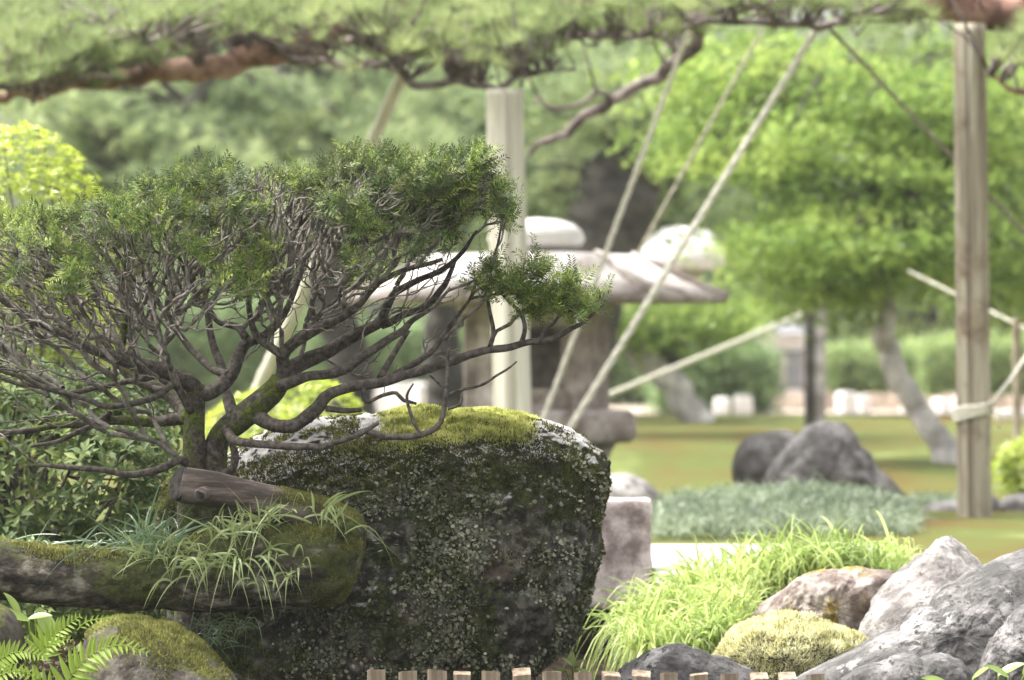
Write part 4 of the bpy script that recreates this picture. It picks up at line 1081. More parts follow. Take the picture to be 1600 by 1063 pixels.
tuft("loose arching strap leaves on the log far left of the stub", [(100, 865), (140, 862), (180, 862), (205, 868)], 16, 10.78, M['blade_dark'], 0.08, 0.18, 0.0045, (-0.2, 0), (0.6, 1.4))
tuft("pale strap leaves hanging over the middle of the mossy log", [(215, 872), (240, 868), (262, 872), (285, 868), (300, 862)], 40, 10.70, M['blade'], 0.06, 0.14)
tuft("pale strap leaves in a tangle right below the sawn stub", [(330, 840), (355, 835), (380, 825), (405, 822), (430, 815)], 52, 10.68, M['blade'], 0.07, 0.15)
tuft("pale strap leaves spilling from the log front under the stub", [(320, 880), (360, 875), (400, 870), (430, 875), (280, 892)], 40, 10.66, M['blade'], 0.05, 0.11, 0.0078, (0, -0.4), (0.9, 1.8), 0.5)
tuft("few long strap leaves curling over the thick mossy log end", [(470, 800), (500, 802), (518, 806), (485, 815), (530, 815)], 13, 10.66, M['blade'], 0.07, 0.14, 0.008, (0.35, 0), (0.8, 1.6))
tuft("sparse short strap leaves on the lower right log face", [(440, 900), (470, 890), (410, 910), (455, 870)], 14, 10.65, M['blade'], 0.04, 0.08, 0.007, (0.1, -0.5), (1.0, 1.8), 0.3)
tuft("dark thin grass in the shade under the log against the boulder", [(300, 975), (330, 985), (350, 1000), (380, 975), (320, 1010)], 46, 10.84, M['blade_dark'], 0.05, 0.11, 0.0035, (0.1, 0), (0.6, 1.5))
tuft("long arching grass leaves before the dark azalea left of the log", [(40, 850), (70, 860), (20, 858)], 9, 10.9, M['blade_dark'], 0.14, 0.24, 0.0045, (0.3, 0), (0.8, 1.3))

# ------------------------------------------------------------------ ferns and broad leaves
def pinna_mesh():
    n = 7; t = np.linspace(0, 1, n)
    w = 0.5 * np.array([0.16, 0.235, 0.245, 0.22, 0.175, 0.10, 0.012])
    up = np.stack([t, w, 0.03 * np.sin(t * 3)], -1); mid = np.stack([t, 0 * t, -0.03 + 0 * t], -1); dn = np.stack([t, -w, 0.03 * np.sin(t * 3)], -1)
    V = np.concatenate([up, mid, dn]); k = np.arange(n - 1)
    Q = np.concatenate([np.stack([k, k + n, k + n + 1, k + 1], -1), np.stack([k + n, k + 2 * n, k + 2 * n + 1, k + n + 1], -1)])
    me = mesh_data("pinna", V, Q, True); me.materials.append(M['fern']); return me
PINNA = pinna_mesh()
def frond(fern, pts, D, lmax, n, tilt=0.0, ang=1.0):
    p = spline([P(a, b, D + dd) for a, b, dd in pts], 0.004)
    V, Q = tube(p, np.linspace(0.0018, 0.0006, len(p)), 5)
    f = add("frond", V, Q, M['fern'], fern, smooth=True)
    BASE[f] = BASE[fern]
    seg = np.linalg.norm(np.diff(p, axis=0), axis=1); cl = np.concatenate([[0], np.cumsum(seg)]); Lt = cl[-1]
    nrm_plane = nrm(np.array([0.1, -1.0, 0.55 + tilt]))
    for k in range(n):
        s = (0.10 + 0.88 * (k / (n - 1)) ** 0.92)
        pos = np.array([np.interp(s * Lt, cl, p[:, j]) for j in range(3)])
        t = nrm(np.array([np.interp(min(s + 0.03, 1) * Lt, cl, p[:, j]) for j in range(3)]) - np.array([np.interp((s - 0.03) * Lt, cl, p[:, j]) for j in range(3)]))
        l = lmax * (math.sin(math.pi * min(1, 0.28 + 0.72 * (1 - s)) * 0.52)) * (0.35 + 0.65 * (1 - s) ** 0.6)
        side = nrm(np.cross(nrm_plane, t))
        for sg in (-1, 1):
            d = nrm(t * math.cos(ang) + sg * side * math.sin(ang) + rb.normal(0, 0.06, 3))
            y = nrm(np.cross(nrm_plane, d)); z = np.cross(d, y)
            sc = l * rb.uniform(0.92, 1.06)
            place("pinna", PINNA, np.stack([d * sc, y * sc, z * sc], -1), pos, f)
f1 = thing("fern", P(95, 1080, 10.42), "bright green fern with a long frond arching over the mossy stone", "fern", None)
frond(f1, [(92, 1090, 0.03), (118, 1048, 0), (148, 1020, -0.03), (188, 1008, -0.06), (232, 1021, -0.08)], 10.42, 0.070, 15)
frond(f1, [(92, 1090, 0.03), (70, 1068, 0), (40, 1052, -0.04), (5, 1048, -0.06)], 10.42, 0.05, 10)
f2 = thing("fern", P(60, 1030, 10.50), "yellow green fern below the log beside the broad leaves", "fern", None)
frond(f2, [(58, 1035, 0.03), (72, 1004, 0.02), (95, 984, 0.0), (126, 962, -0.02)], 10.50, 0.062, 12)
frond(f2, [(58, 1035, 0.03), (75, 1010, 0.0), (102, 1000, -0.03), (112, 1001, -0.05)], 10.50, 0.045, 8)
frond(f2, [(120, 985, 0.05), (135, 972, 0.04), (165, 966, 0.02), (188, 966, 0.0)], 10.52, 0.022, 9)
f3 = thing("fern", P(10, 1050, 10.46), "broad green fern with toothed fronds before the dark wet stone", "fern", None)
frond(f3, [(-50, 1062, 0.03), (-10, 1035, 0), (30, 1018, -0.02), (75, 1028, -0.05)], 10.46, 0.062, 17)
frond(f3, [(-50, 1075, 0.03), (0, 1055, -0.02), (30, 1048, -0.04), (60, 1058, -0.06)], 10.44, 0.050, 14)
def broadleaf_mesh():
    n = 9; t = np.linspace(0, 1, n); w = 0.5 * 0.42 * np.sin(np.pi * np.clip(t, 0.02, 1) ** 0.85) ** 0.8 + 0.004
    z = -0.25 * t * t
    up = np.stack([t, w, z + 0.06], -1); mid = np.stack([t, 0 * t, z], -1); dn = np.stack([t, -w, z + 0.06], -1)
    V = np.concatenate([up, mid, dn]); k = np.arange(n - 1)
    Q = np.concatenate([np.stack([k, k + n, k + n + 1, k + 1], -1), np.stack([k + n, k + 2 * n, k + 2 * n + 1, k + n + 1], -1)])
    me = mesh_data("leaf", V, Q, True); me.materials.append(M['broad']); return me
BROAD = broadleaf_mesh()
def broad_plant(label, base_px, D, leaves):
    b = P(*base_px, D); b[2] = gz(b[0], D)
    pl = thing("broad_leaf_plant", b, label, "plant")
    for a, c, ddx, ddy, depth, L in leaves:
        root = P(a, c, D + depth); d = nrm(np.array([ddx, -0.35, -ddy])); y = nrm(np.cross(nrm(np.array([0.1, -0.6, 1.0])), d)); z = np.cross(d, y)
        s = np.array([L, L, L])
        pth = spline([b, (b + root) / 2 + [0.01, 0, 0.01], root], 0.01)
        V, Q = tube(pth, 0.0022, 5); add("stalk", V, Q, M['fern'], pl, smooth=True)
        place("leaf", BROAD, np.stack([d * L, y * L, z * L], -1), root, pl)
broad_plant("pale broad leaved plant peeping out under the log", (45, 1010), 10.64, [(45, 972, -0.9, -0.5, 0, 0.085), (30, 962, -0.3, -0.8, 0.02, 0.07), (45, 968, 0.9, -0.35, -0.03, 0.062), (55, 955, 0.8, 0.5, 0.04, 0.08), (60, 950, 0.4, 0.9, 0.02, 0.075), (20, 955, -0.9, 0.1, 0.03, 0.07)])
broad_plant("young yellow green leaves at the foot of the flat grey rock", (1545, 1085), 10.62, [(1480, 1070, -0.8, -0.4, 0, 0.07), (1520, 1062, 0.4, -0.5, 0, 0.06), (1560, 1056, 0.8, -0.6, -0.05, 0.075), (1575, 1060, -0.7, -0.6, -0.08, 0.07), (1600, 1055, 0.5, -0.9, -0.05, 0.075), (1500, 1075, 0.8, -0.1, -0.05, 0.06), (1590, 1075, -0.9, -0.1, -0.06, 0.07)])
broad_plant("small fresh leaves sprouting at the boulder foot above the stakes", (893, 1060), 11.3, [(893, 1040, -0.6, -0.7, 0, 0.035), (895, 1042, 0.7, -0.6, 0, 0.04), (900, 1046, 0.9, 0.1, -0.03, 0.04), (885, 1048, -0.9, -0.1, -0.02, 0.04), (893, 1038, 0.1, -1.0, 0.02, 0.035)])

rl = np.random.default_rng(808)
n_ = 2600
lx = rl.uniform(-1.55, -0.45, n_); ly = rl.uniform(10.56, 11.5, n_)
V_, F_ = scatter(*t_leaf(1.0, 0.42, 0.12, 0.15), np.stack([lx, ly, ground_z(lx, ly) + rl.uniform(0.0, 0.035, n_)], -1), frames(rand_dirs(n_, 0.25, rl), rand_dirs(n_, 1.5, rl)), rl.uniform(0.015, 0.04, n_))
M['litter'] = leaf("fallen_leaves", [(0.0, (0.03, 0.02, 0.012)), (0.6, (0.10, 0.06, 0.03)), (0.8, (0.06, 0.09, 0.025)), (1.0, (0.16, 0.20, 0.05))], 0.2, 0.6, 0.3, 0.0)
add("leaf_litter", V_, F_, M['litter'], kind="stuff", label="brown fallen leaves and seedlings on the soil under the log", cat="leaves")

# ------------------------------------------------------------------ azaleas
def azalea(label, lobes, n_near, n_rest, L, mat, seed, D, group=None, nstem=26):
    """lobes: (px, py, D, rx px, rz px, ry m) ellipsoids; leaf rosettes on their skin"""
    r = np.random.default_rng(seed)
    c0 = P(lobes[0][0], lobes[0][1], lobes[0][2]); base = np.array([c0[0], c0[1], gz(c0[0], c0[1])])
    a = thing("azalea", base, label, "shrub", group)
    pts = []; nor = []
    w = np.array([l[3] * l[4] for l in lobes], float); w /= w.sum()
    N = n_near + n_rest
    while len(pts) < N:
        l = lobes[r.choice(len(lobes), p=w)]
        u = nrm(r.normal(size=3))
        if u[1] > 0.55: continue
        c = P(l[0], l[1], l[2]); rr = np.array([l[3] * PX(l[2]), l[5], l[4] * PX(l[2])])
        q = c + u * rr * (1 - 0.30 * r.random() ** 2)
        q = q + nrm(u / rr) * 0.10 * fbm((q * 4)[None], 2, seed)[0]
        if any((((q - P(m[0], m[1], m[2])) / np.array([m[3] * PX(m[2]), m[5], m[4] * PX(m[2])])) ** 2).sum() < 0.45 for m in lobes): continue
        if q[2] < gz(q[0], q[1]) + 0.02: q[2] = gz(q[0], q[1]) + 0.02 + 0.1 * r.random()
        pts.append(q); nor.append(nrm(u / rr))
    pts = np.array(pts); nor = np.array(nor)
    TW = [t_whorl(6, L, L * 0.36, 3 + k, 0.5) for k in range(4)]
    fw = nrm(nor * 0.8 + np.array([0, -0.15, 0.75]) + r.normal(0, 0.3, pts.shape))
    Mx = frames(rand_dirs(N, 0, r), fw)
    Mx = np.stack([Mx[..., 0], np.cross(fw, Mx[..., 0]), fw], -1)
    x_ = nrm(np.cross(Mx[..., 1], fw)); Mx = np.stack([x_, nrm(np.cross(fw, x_)), fw], -1)
    sc = r.uniform(0.7, 1.15, N)
    px_, py_ = pxy(pts)
    vis = (px_ > -20) & (px_ < 1620) & (py_ < 1080) & (nor[:, 1] < 0.15)
    order = np.argsort(~vis, kind='stable')
    near = order[:n_near]; rest = order[n_near:]
    if n_near:
        variants = []
        for k in range(8):
            me = mesh_data("leaf_rosette", TW[k % 4][0], TW[k % 4][1], False, np.full(len(TW[k % 4][0]), (k + 0.5) / 8))
            me.materials.append(mat); variants.append(me)
        for i in near:
            place("leaf_rosette", variants[r.integers(8)], Mx[i] * sc[i], pts[i], a)
    B_ = Batch()
    for k in range(4):
        s = rest[k::4]
        if len(s) == 0: continue
        V, Fa = scatter(*TW[k], pts[s], Mx[s], sc[s])
        B_.put(V, Fa, np.repeat(np.clip(0.5 + 0.8 * fbm(pts[s] * 5, 2, seed + 3) + r.normal(0, 0.12, len(s)), 0, 1), len(TW[k][0])))
    B_.obj("foliage", mat, a, kind="stuff")
    S_ = Batch()
    for k in range(nstem):
        i = r.integers(N); e = pts[i]; g = base + np.array([r.normal() * 0.08, r.normal() * 0.08, -0.03])
        m = (g + e) / 2 + np.array([0, 0, 0.06]) + r.normal(0, 0.04, 3)
        p = spline([g, m, e], 0.05); S_.put(*tube(p, np.linspace(0.008, 0.0025, len(p)), 5))
        for q in range(5):
            e2 = pts[r.integers(N)]
            if np.linalg.norm(e2 - e) < 0.35: p2 = spline([m, (m + e2) / 2 + r.normal(0, 0.02, 3), e2], 0.05); S_.put(*tube(p2, np.linspace(0.004, 0.0018, len(p2)), 4))
    S_.obj("stems", M['stem'], a, smooth=True, kind="stuff")
    return a
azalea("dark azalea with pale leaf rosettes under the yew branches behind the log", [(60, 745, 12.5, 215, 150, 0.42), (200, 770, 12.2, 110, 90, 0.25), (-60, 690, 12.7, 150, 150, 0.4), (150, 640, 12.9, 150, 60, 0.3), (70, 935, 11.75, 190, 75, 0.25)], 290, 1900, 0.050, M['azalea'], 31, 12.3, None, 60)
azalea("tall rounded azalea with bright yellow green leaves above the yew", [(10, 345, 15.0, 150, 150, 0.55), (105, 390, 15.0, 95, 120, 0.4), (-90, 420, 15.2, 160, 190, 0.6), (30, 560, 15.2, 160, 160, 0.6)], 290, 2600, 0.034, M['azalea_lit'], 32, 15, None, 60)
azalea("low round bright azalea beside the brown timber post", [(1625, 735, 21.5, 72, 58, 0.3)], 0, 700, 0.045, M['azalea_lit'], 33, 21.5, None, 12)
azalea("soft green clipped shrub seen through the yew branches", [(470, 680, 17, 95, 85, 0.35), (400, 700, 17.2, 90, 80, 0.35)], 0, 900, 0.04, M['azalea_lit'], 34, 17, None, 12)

# ------------------------------------------------------------------ mondo grass, bright sedge
rg = np.random.default_rng(55)
def blades_mass(n, rootfn, L, width, droop, seg=5, upbias=0.9, lean=(0, 0)):
    t = np.linspace(0, 1, seg)
    root = np.array([rootfn() for k in range(n)])
    d = np.stack([rg.normal(size=n) * 0.6 + lean[0], rg.normal(size=n) * 0.6 + lean[1], upbias + rg.random(n) * 0.6], -1); d = nrm(d)
    ln = rg.uniform(L[0], L[1], n); dr = rg.uniform(droop[0], droop[1], n)
    p = root[:, None] + d[:, None] * (ln[:, None] * t)[..., None]
    p[..., 2] -= (dr * ln)[:, None] * t ** 2
    wv = nrm(np.cross(d, rand_dirs(n, 0, rg)))
    w = width * rg.uniform(0.7, 1.2, n)[:, None] * (1 - t ** 2)[None] + 1e-4
    A = p + wv[:, None] * w[..., None] / 2; B = p - wv[:, None] * w[..., None] / 2
    V = np.stack([A, B], 2).reshape(n, seg * 2, 3)
    k = np.arange(seg - 1) * 2; f = np.stack([k, k + 1, k + 3, k + 2], -1)
    Fa = (f[None] + (np.arange(n) * seg * 2)[:, None, None]).reshape(-1, 4)
    tint = np.repeat(np.clip(0.5 + 0.9 * fbm(root * 3, 2, 7) + rg.normal(0, 0.12, n), 0, 1), seg * 2)
    return V.reshape(-1, 3), Fa, tint
def mondo_root():
    while True:
        u = rg.uniform(1010, 1425); D = rg.uniform(17.2, 19.6)
        top = np.interp(u, [1010, 1060, 1150, 1280, 1380, 1430], [0.06, 0.10, 0.14, 0.15, 0.11, 0.03])
        x = (u - 800) * D / F; c = math.cos((D - 18.4) / 1.4 * 1.57)
        return np.array([x, D, gz(x, D) + top * max(c, 0) * rg.random() ** 0.3])
V_, F_, t_ = blades_mass(9000, mondo_root, (0.12, 0.24), 0.007, (0.5, 1.3))
add("mondo_grass", V_, F_, M['mondo'], tint=t_, kind="stuff", label="blue green mondo grass carpet before the wedge shaped boulder", cat="grass")
def mondo2():
    D = rg.uniform(20.6, 21.8); u = rg.uniform(1420, 1500); x = (u - 800) * D / F; return np.array([x, D, gz(x, D)])
V_, F_, t_ = blades_mass(700, mondo2, (0.08, 0.15), 0.007, (0.5, 1.3))
add("mondo_grass", V_, F_, M['mondo'], tint=t_, kind="stuff", label="small mondo grass patch left of the brown timber post foot", cat="grass")
for label, spots, n, L in [
    ("bright sedge clump bending over the stream beside the granite block", [(1000, 985, 12.5), (1040, 960, 12.6), (1015, 1010, 12.2)], 620, (0.14, 0.28)),
    ("bright sedge clump before the near bridge slab", [(1090, 930, 12.7), (1120, 950, 12.5), (1070, 960, 12.5)], 700, (0.14, 0.27)),
    ("tall bright sedge clump rising before the mondo grass", [(1180, 905, 12.9), (1220, 900, 12.9), (1150, 920, 12.7)], 700, (0.14, 0.26)),
    ("tall bright sedge clump with long tips behind the brown rock", [(1280, 890, 12.9), (1310, 890, 13.0), (1250, 895, 12.9)], 700, (0.12, 0.24)),
    ("short bright sedge clump behind the pale peaked rock", [(1370, 885, 13.1), (1400, 880, 13.2), (1340, 888, 13.0)], 420, (0.09, 0.17)),
    ("bright sedge clump hanging over the moss cushion", [(1080, 1010, 12.1), (1120, 990, 12.1), (1140, 960, 12.3)], 600, (0.12, 0.22))]:
    def rootf():
        a, b, D = spots[rg.integers(len(spots))]
        return P(a + rg.normal() * 18, b + rg.normal() * 12, D + rg.normal() * 0.08)
    V_, F_, t_ = blades_mass(int(n * 1.3), rootf, (L[0], L[1] * 1.25), 0.0075, (0.4, 1.7), 7, 1.0, (-0.15, -0.2))
    add("sedge_clump", V_, F_, M['sedge'], tint=t_, label=label, cat="grass", group="bright sedge clumps on the stream bank")

# ------------------------------------------------------------------ red pine held up by the posts
PD = 20.3
pine = thing("pine_tree", (P(1960, 0, PD)[0], PD, gz(P(1960, 0, PD)[0], PD)), "red barked pine with long horizontal limb resting on timber posts", "tree")
tb = BASE[pine]
V_, Q_ = tube(spline([tb + [0.15, 0, -0.1], tb + [0.05, 0, 0.6], tb + [-0.05, 0.05, 1.5], tb + [0.1, 0, 2.6], tb + [0.3, 0, 3.6], tb + [0.2, 0, 4.6]], 0.1), np.linspace(0.24, 0.10, 47)[:47] if False else 0.19, 18, 0.12, 4)
add("trunk", V_, Q_, M['bark_pine'], pine, smooth=True)
PL = [
 [(1960, 60, 0, 40), (1800, 30, 0, 36), (1600, 16, 0, 28), (1500, 10, 0, 26), (1410, 2, 0, 24), (1250, -38, 0, 24), (1050, -30, .1, 23), (880, 12, .15, 21), (800, 2, .2, 20), (700, -8, .2, 20), (600, 30, .1, 20), (520, 62, 0, 20), (430, 84, 0, 20), (330, 98, 0, 19), (262, 108, 0, 17), (180, 128, .1, 13), (90, 138, .1, 11), (0, 146, .1, 9), (-120, 150, .1, 6)],
 [(330, 98, 0, 9), (280, 72, -.2, 8), (230, 60, -.3, 7), (165, 45, -.3, 5)],
 [(430, 84, 0, 9), (500, 92, -.3, 7), (540, 104, -.4, 6), (570, 96, -.45, 6), (610, 110, -.5, 6.5), (650, 130, -.55, 6.5), (710, 128, -.6, 6), (760, 140, -.65, 6), (800, 128, -.65, 5), (860, 110, -.6, 4)],
 [(520, 62, 0, 8), (580, 68, -.4, 6), (620, 95, -.5, 5), (640, 120, -.5, 5)],
 [(1050, -30, .1, 16), (1080, 30, .4, 13), (1078, 75, .6, 11), (1030, 118, .8, 10), (960, 158, .9, 9), (900, 190, 1.0, 8), (860, 220, 1.0, 6), (826, 240, 1.1, 4)],
 [(960, 158, .9, 5), (930, 145, .9, 4), (880, 168, .9, 3.5), (830, 160, 1, 3)],
 [(1410, 2, 0, 10), (1350, 20, -.3, 7), (1280, 35, -.4, 6), (1220, 40, -.4, 6), (1150, 32, -.4, 5), (1090, 44, -.4, 4)],
 [(1220, 40, -.4, 5), (1190, 20, -.5, 4), (1150, 10, -.5, 3)],
 [(1800, 30, 0, 14), (1720, 90, -.4, 10), (1640, 130, -.6, 7), (1580, 138, -.6, 4), (1545, 118, -.6, 3)],
 [(800, 2, .2, 9), (850, 40, -.1, 7), (900, 60, -.3, 6), (960, 58, -.4, 5), (1010, 50, -.4, 4)],
 [(180, 128, .1, 6), (130, 120, -.3, 5), (70, 142, -.4, 5), (0, 135, -.4, 4)],
]
for q, pts in enumerate(PL):
    path, rad = limb(pts, PD, 7, 0.05, 60 + q)
    V_, Q_ = tube(path, rad, 14, 0.16 if q else 0.09, 70 + q)
    add("limb", V_, Q_, M['bark_pine'] if q in (0, 8) else M['bark_pine_old'], pine, smooth=True)
rp = np.random.default_rng(91)
pads = []   # (px, py, depth, sx, sy, weight)
PADS = [(90, 75, -.4, 110, 40, 80), (60, 115, -.5, 90, 24, 56), (170, 95, -.2, 60, 26, 40), (330, 42, -.1, 120, 20, 70), (420, 25, .1, 140, 22, 60), (560, 40, -.2, 130, 32, 85), (650, 80, -.3, 90, 24, 55), (740, 55, -.3, 100, 38, 80),
        (790, 95, -.4, 60, 24, 34), (850, 40, -.2, 90, 30, 55), (930, 55, 0, 80, 26, 45), (1010, 25, .1, 80, 22, 38), (1110, 18, -.2, 90, 16, 32), (1210, 14, -.3, 90, 16, 32), (1300, 16, -.3, 90, 16, 30), (1400, 28, -.3, 50, 18, 14),
        (1580, 92, -.6, 26, 22, 10), (1610, 60, -.5, 30, 30, 12), (1480, -18, 0, 120, 14, 20), (250, 8, .3, 180, 16, 40), (20, 20, .4, 60, 14, 10), (700, 10, .3, 160, 16, 40), (930, 5, .3, 120, 14, 26), (1050, 62, .5, 50, 16, 12)]
clumps = []
for cx, cy, dd, sx, sy, n in PADS:
    for k in range(int(n * 1.5)):
        clumps.append(P(cx + rp.normal() * sx * 0.62, cy - 10 + rp.normal() * sy * 0.55, PD + dd + rp.normal() * 0.28))
clumps = np.array(clumps)
TP = [t_tuft(46, 0.105, 0.0046, 0.75, 200 + k, 0.8) for k in range(3)]
B_ = Batch()
for k in range(3):
    s = clumps[k::3]; n = len(s)
    up = nrm(np.stack([rp.normal(0, 0.35, n), rp.normal(0, 0.35, n), np.ones(n)], -1)); x_ = nrm(np.cross(np.array([0, 1.0, 0]), up))
    Mx = np.stack([x_, np.cross(up, x_), up], -1)
    V_, F_ = scatter(*TP[k], s, Mx, rp.uniform(0.75, 1.2, n)); B_.put(V_, F_, np.repeat(np.clip(0.5 + 0.9 * fbm(s * 3, 2, 5) + rp.normal(0, 0.1, n), 0, 1), len(TP[k][0])))
    # little side shoots hold every tuft
B_.obj("needles", M['pine'], pine, kind="stuff")
S_ = Batch()
allp = np.concatenate([limb(pts, PD, 14, 0.05, 60 + q)[0] for q, pts in enumerate(PL)])
for c in clumps:
    k = np.argmin(np.linalg.norm(allp - c, axis=1)); a = allp[k]
    p = spline([a, (a + c) / 2 + rp.normal(0, 0.03, 3), c], 0.08)
    S_.put(*tube(p, np.linspace(0.009, 0.004, len(p)), 4))
S_.obj("shoots", M['bark_pine_old'], pine, smooth=True, kind="stuff")

# ------------------------------------------------------------------ trees behind
MAP_V, MAP_F = t_maple(1.0)
LEAF_V, LEAF_F = t_leaf(1.0, 0.5, 0.1, 0.1)
def branchy(tree, trunk_pts, D, mat, clumps, r_tw=0.012, every=1, seed=0, sides=14):
    """trunk + a branch reaching to groups of leaf clumps"""
    path, rad = limb(trunk_pts, D, 8, 0.04, seed)
    V, Q = tube(path, rad, sides, 0.14, seed); add("trunk", V, Q, mat, tree, smooth=True)
    r = np.random.default_rng(seed)
    up = path[int(len(path) * 0.45):]
    B = Batch()
    for c in clumps[::every]:
        k = int(np.argmin(np.linalg.norm(up - c, axis=1) + 0.2 * r.random(len(up)))); a = up[k]
        m = (a * 0.5 + c * 0.5) + np.array([0, 0, 0.12 * np.linalg.norm(c - a)]) + r.normal(0, 0.06, 3)
        p = spline([a, m, c], 0.12); B.put(*tube(p, np.linspace(r_tw * 1.6, r_tw * 0.4, len(p)), 6))
    B.obj("branches", M['bark_dark'], tree, smooth=True, kind="stuff")

def fill(rects, n, seed):
    """clump centres in ellipses of the photograph: (px, py, sx, sy, D, sD, weight)"""
    r = np.random.default_rng(seed); w = np.array([q[6] for q in rects], float); w /= w.sum(); out = []
    for k in r.choice(len(rects), n, p=w):
        px, py, sx, sy, D, sD, _ = rects[k]
        u = nrm(r.normal(size=3)) * r.random() ** 0.4
        out.append(P(px + u[0] * sx, py + u[2] * sy, D + u[1] * sD))
    return np.array(out)

MD = 26.0
mb = P(1486, 722, MD)
maple = thing("maple_tree", (mb[0], MD, gz(mb[0], MD)), "bright green maple with curved grey trunk beside the brown timber post", "tree")
cl = fill([(1330, 210, 270, 130, 26, 1.2, 5), (1180, 130, 160, 80, 26.3, 1.0, 2), (1380, 380, 190, 80, 25.6, 1.0, 3), (1250, 400, 120, 60, 25.5, .9, 2), (1520, 230, 140, 190, 26.4, 1.0, 3), (1300, 480, 80, 40, 25.6, .6, .7), (1560, 430, 90, 90, 26.6, .8, 1.4), (1120, 220, 90, 60, 26.5, .8, .8)], 420, 101)
branchy(maple, [(1492, 745, 0, 30), (1478, 712, 0, 25), (1455, 670, 0, 20), (1425, 630, 0, 19), (1400, 580, 0, 18), (1385, 530, 0, 17), (1380, 480, 0, 14), (1386, 430, 0.1, 13), (1400, 370, .1, 11), (1440, 300, .2, 9), (1420, 250, .2, 8), (1360, 190, .3, 6), (1300, 120, .3, 4)], MD, M['bark_pale'], cl, 0.014, 2, 102)
V_, F_, t_ = crown(cl, 64, MAP_V, MAP_F, 0.048, 0.17, 0.2, 0.26, 103)
add("crown", V_, F_, M['maple'], maple, tint=t_, kind="stuff")
for pts in ([(1480, 330, 0, 9), (1450, 322, 0, 8), (1420, 300, 0, 6), (1385, 265, 0, 4)], [(1400, 370, .1, 8), (1440, 345, -.1, 7), (1485, 345, -.1, 5), (1520, 320, -.1, 4)]):
    path, rad = limb(pts, MD - 0.6, 6, 0.02, 3); rad[-3:] *= np.array([0.8, 0.5, 0.2]); add("branch", *tube(path, rad, 9, 0.1, 3), M['bark_dark'], maple, smooth=True)

SD_ = 36.0
sb = P(1094, 668, SD_)
small = thing("leaning_tree", (sb[0], SD_, gz(sb[0], SD_)), "leaning pale grey trunk curving behind the lantern with a small green crown", "tree")
cl = fill([(1020, 505, 110, 36, 36, .6, 3), (1110, 500, 60, 30, 36, .6, 1.4), (900, 520, 60, 40, 36.3, .5, 1)], 90, 111)
branchy(small, [(1104, 672, 0, 27), (1085, 652, 0, 24), (1058, 615, 0, 22), (1030, 580, 0, 20), (1000, 556, 0, 19), (975, 538, .05, 17), (955, 505, .1, 13), (950, 470, .2, 8)], SD_, M['bark_pale'], cl, 0.01, 1, 112)
V_, F_, t_ = crown(cl, 55, MAP_V, MAP_F, 0.06, 0.17, 0.2, 0.5, 113)
add("crown", V_, F_, M['maple'], small, tint=t_, kind="stuff")

DD = 31.0
db = P(880, 690, DD)
dark = thing("pine_tree", (db[0], DD, gz(db[0], DD)), "dark thick trunked pine leaning behind the lantern finial", "tree")
cl = fill([(900, 150, 160, 70, 31, 1.2, 3), (1010, 200, 120, 60, 31.5, 1.0, 2), (820, 290, 90, 60, 31.5, .8, 1.4), (1050, 300, 80, 70, 32.2, .8, 1.5)], 150, 121)
branchy(dark, [(860, 720, 0, 70), (880, 600, 0, 66), (905, 480, 0, 66), (935, 380, 0, 66), (965, 300, 0, 62), (1000, 230, 0, 50), (1040, 160, 0, 36), (1060, 90, 0, 24), (1040, 20, 0, 14)], DD, M['bark_dark'], cl, 0.02, 3, 122, 22)
tt = t_tuft(18, 0.13, 0.012, 0.9, 300, 0.7)
V_, F_, t_ = crown(cl, 9, *tt, 1.0, 0.20, 0.3, 0.4, 123)
add("crown", V_, F_, M['pine_far'], dark, tint=t_, kind="stuff")

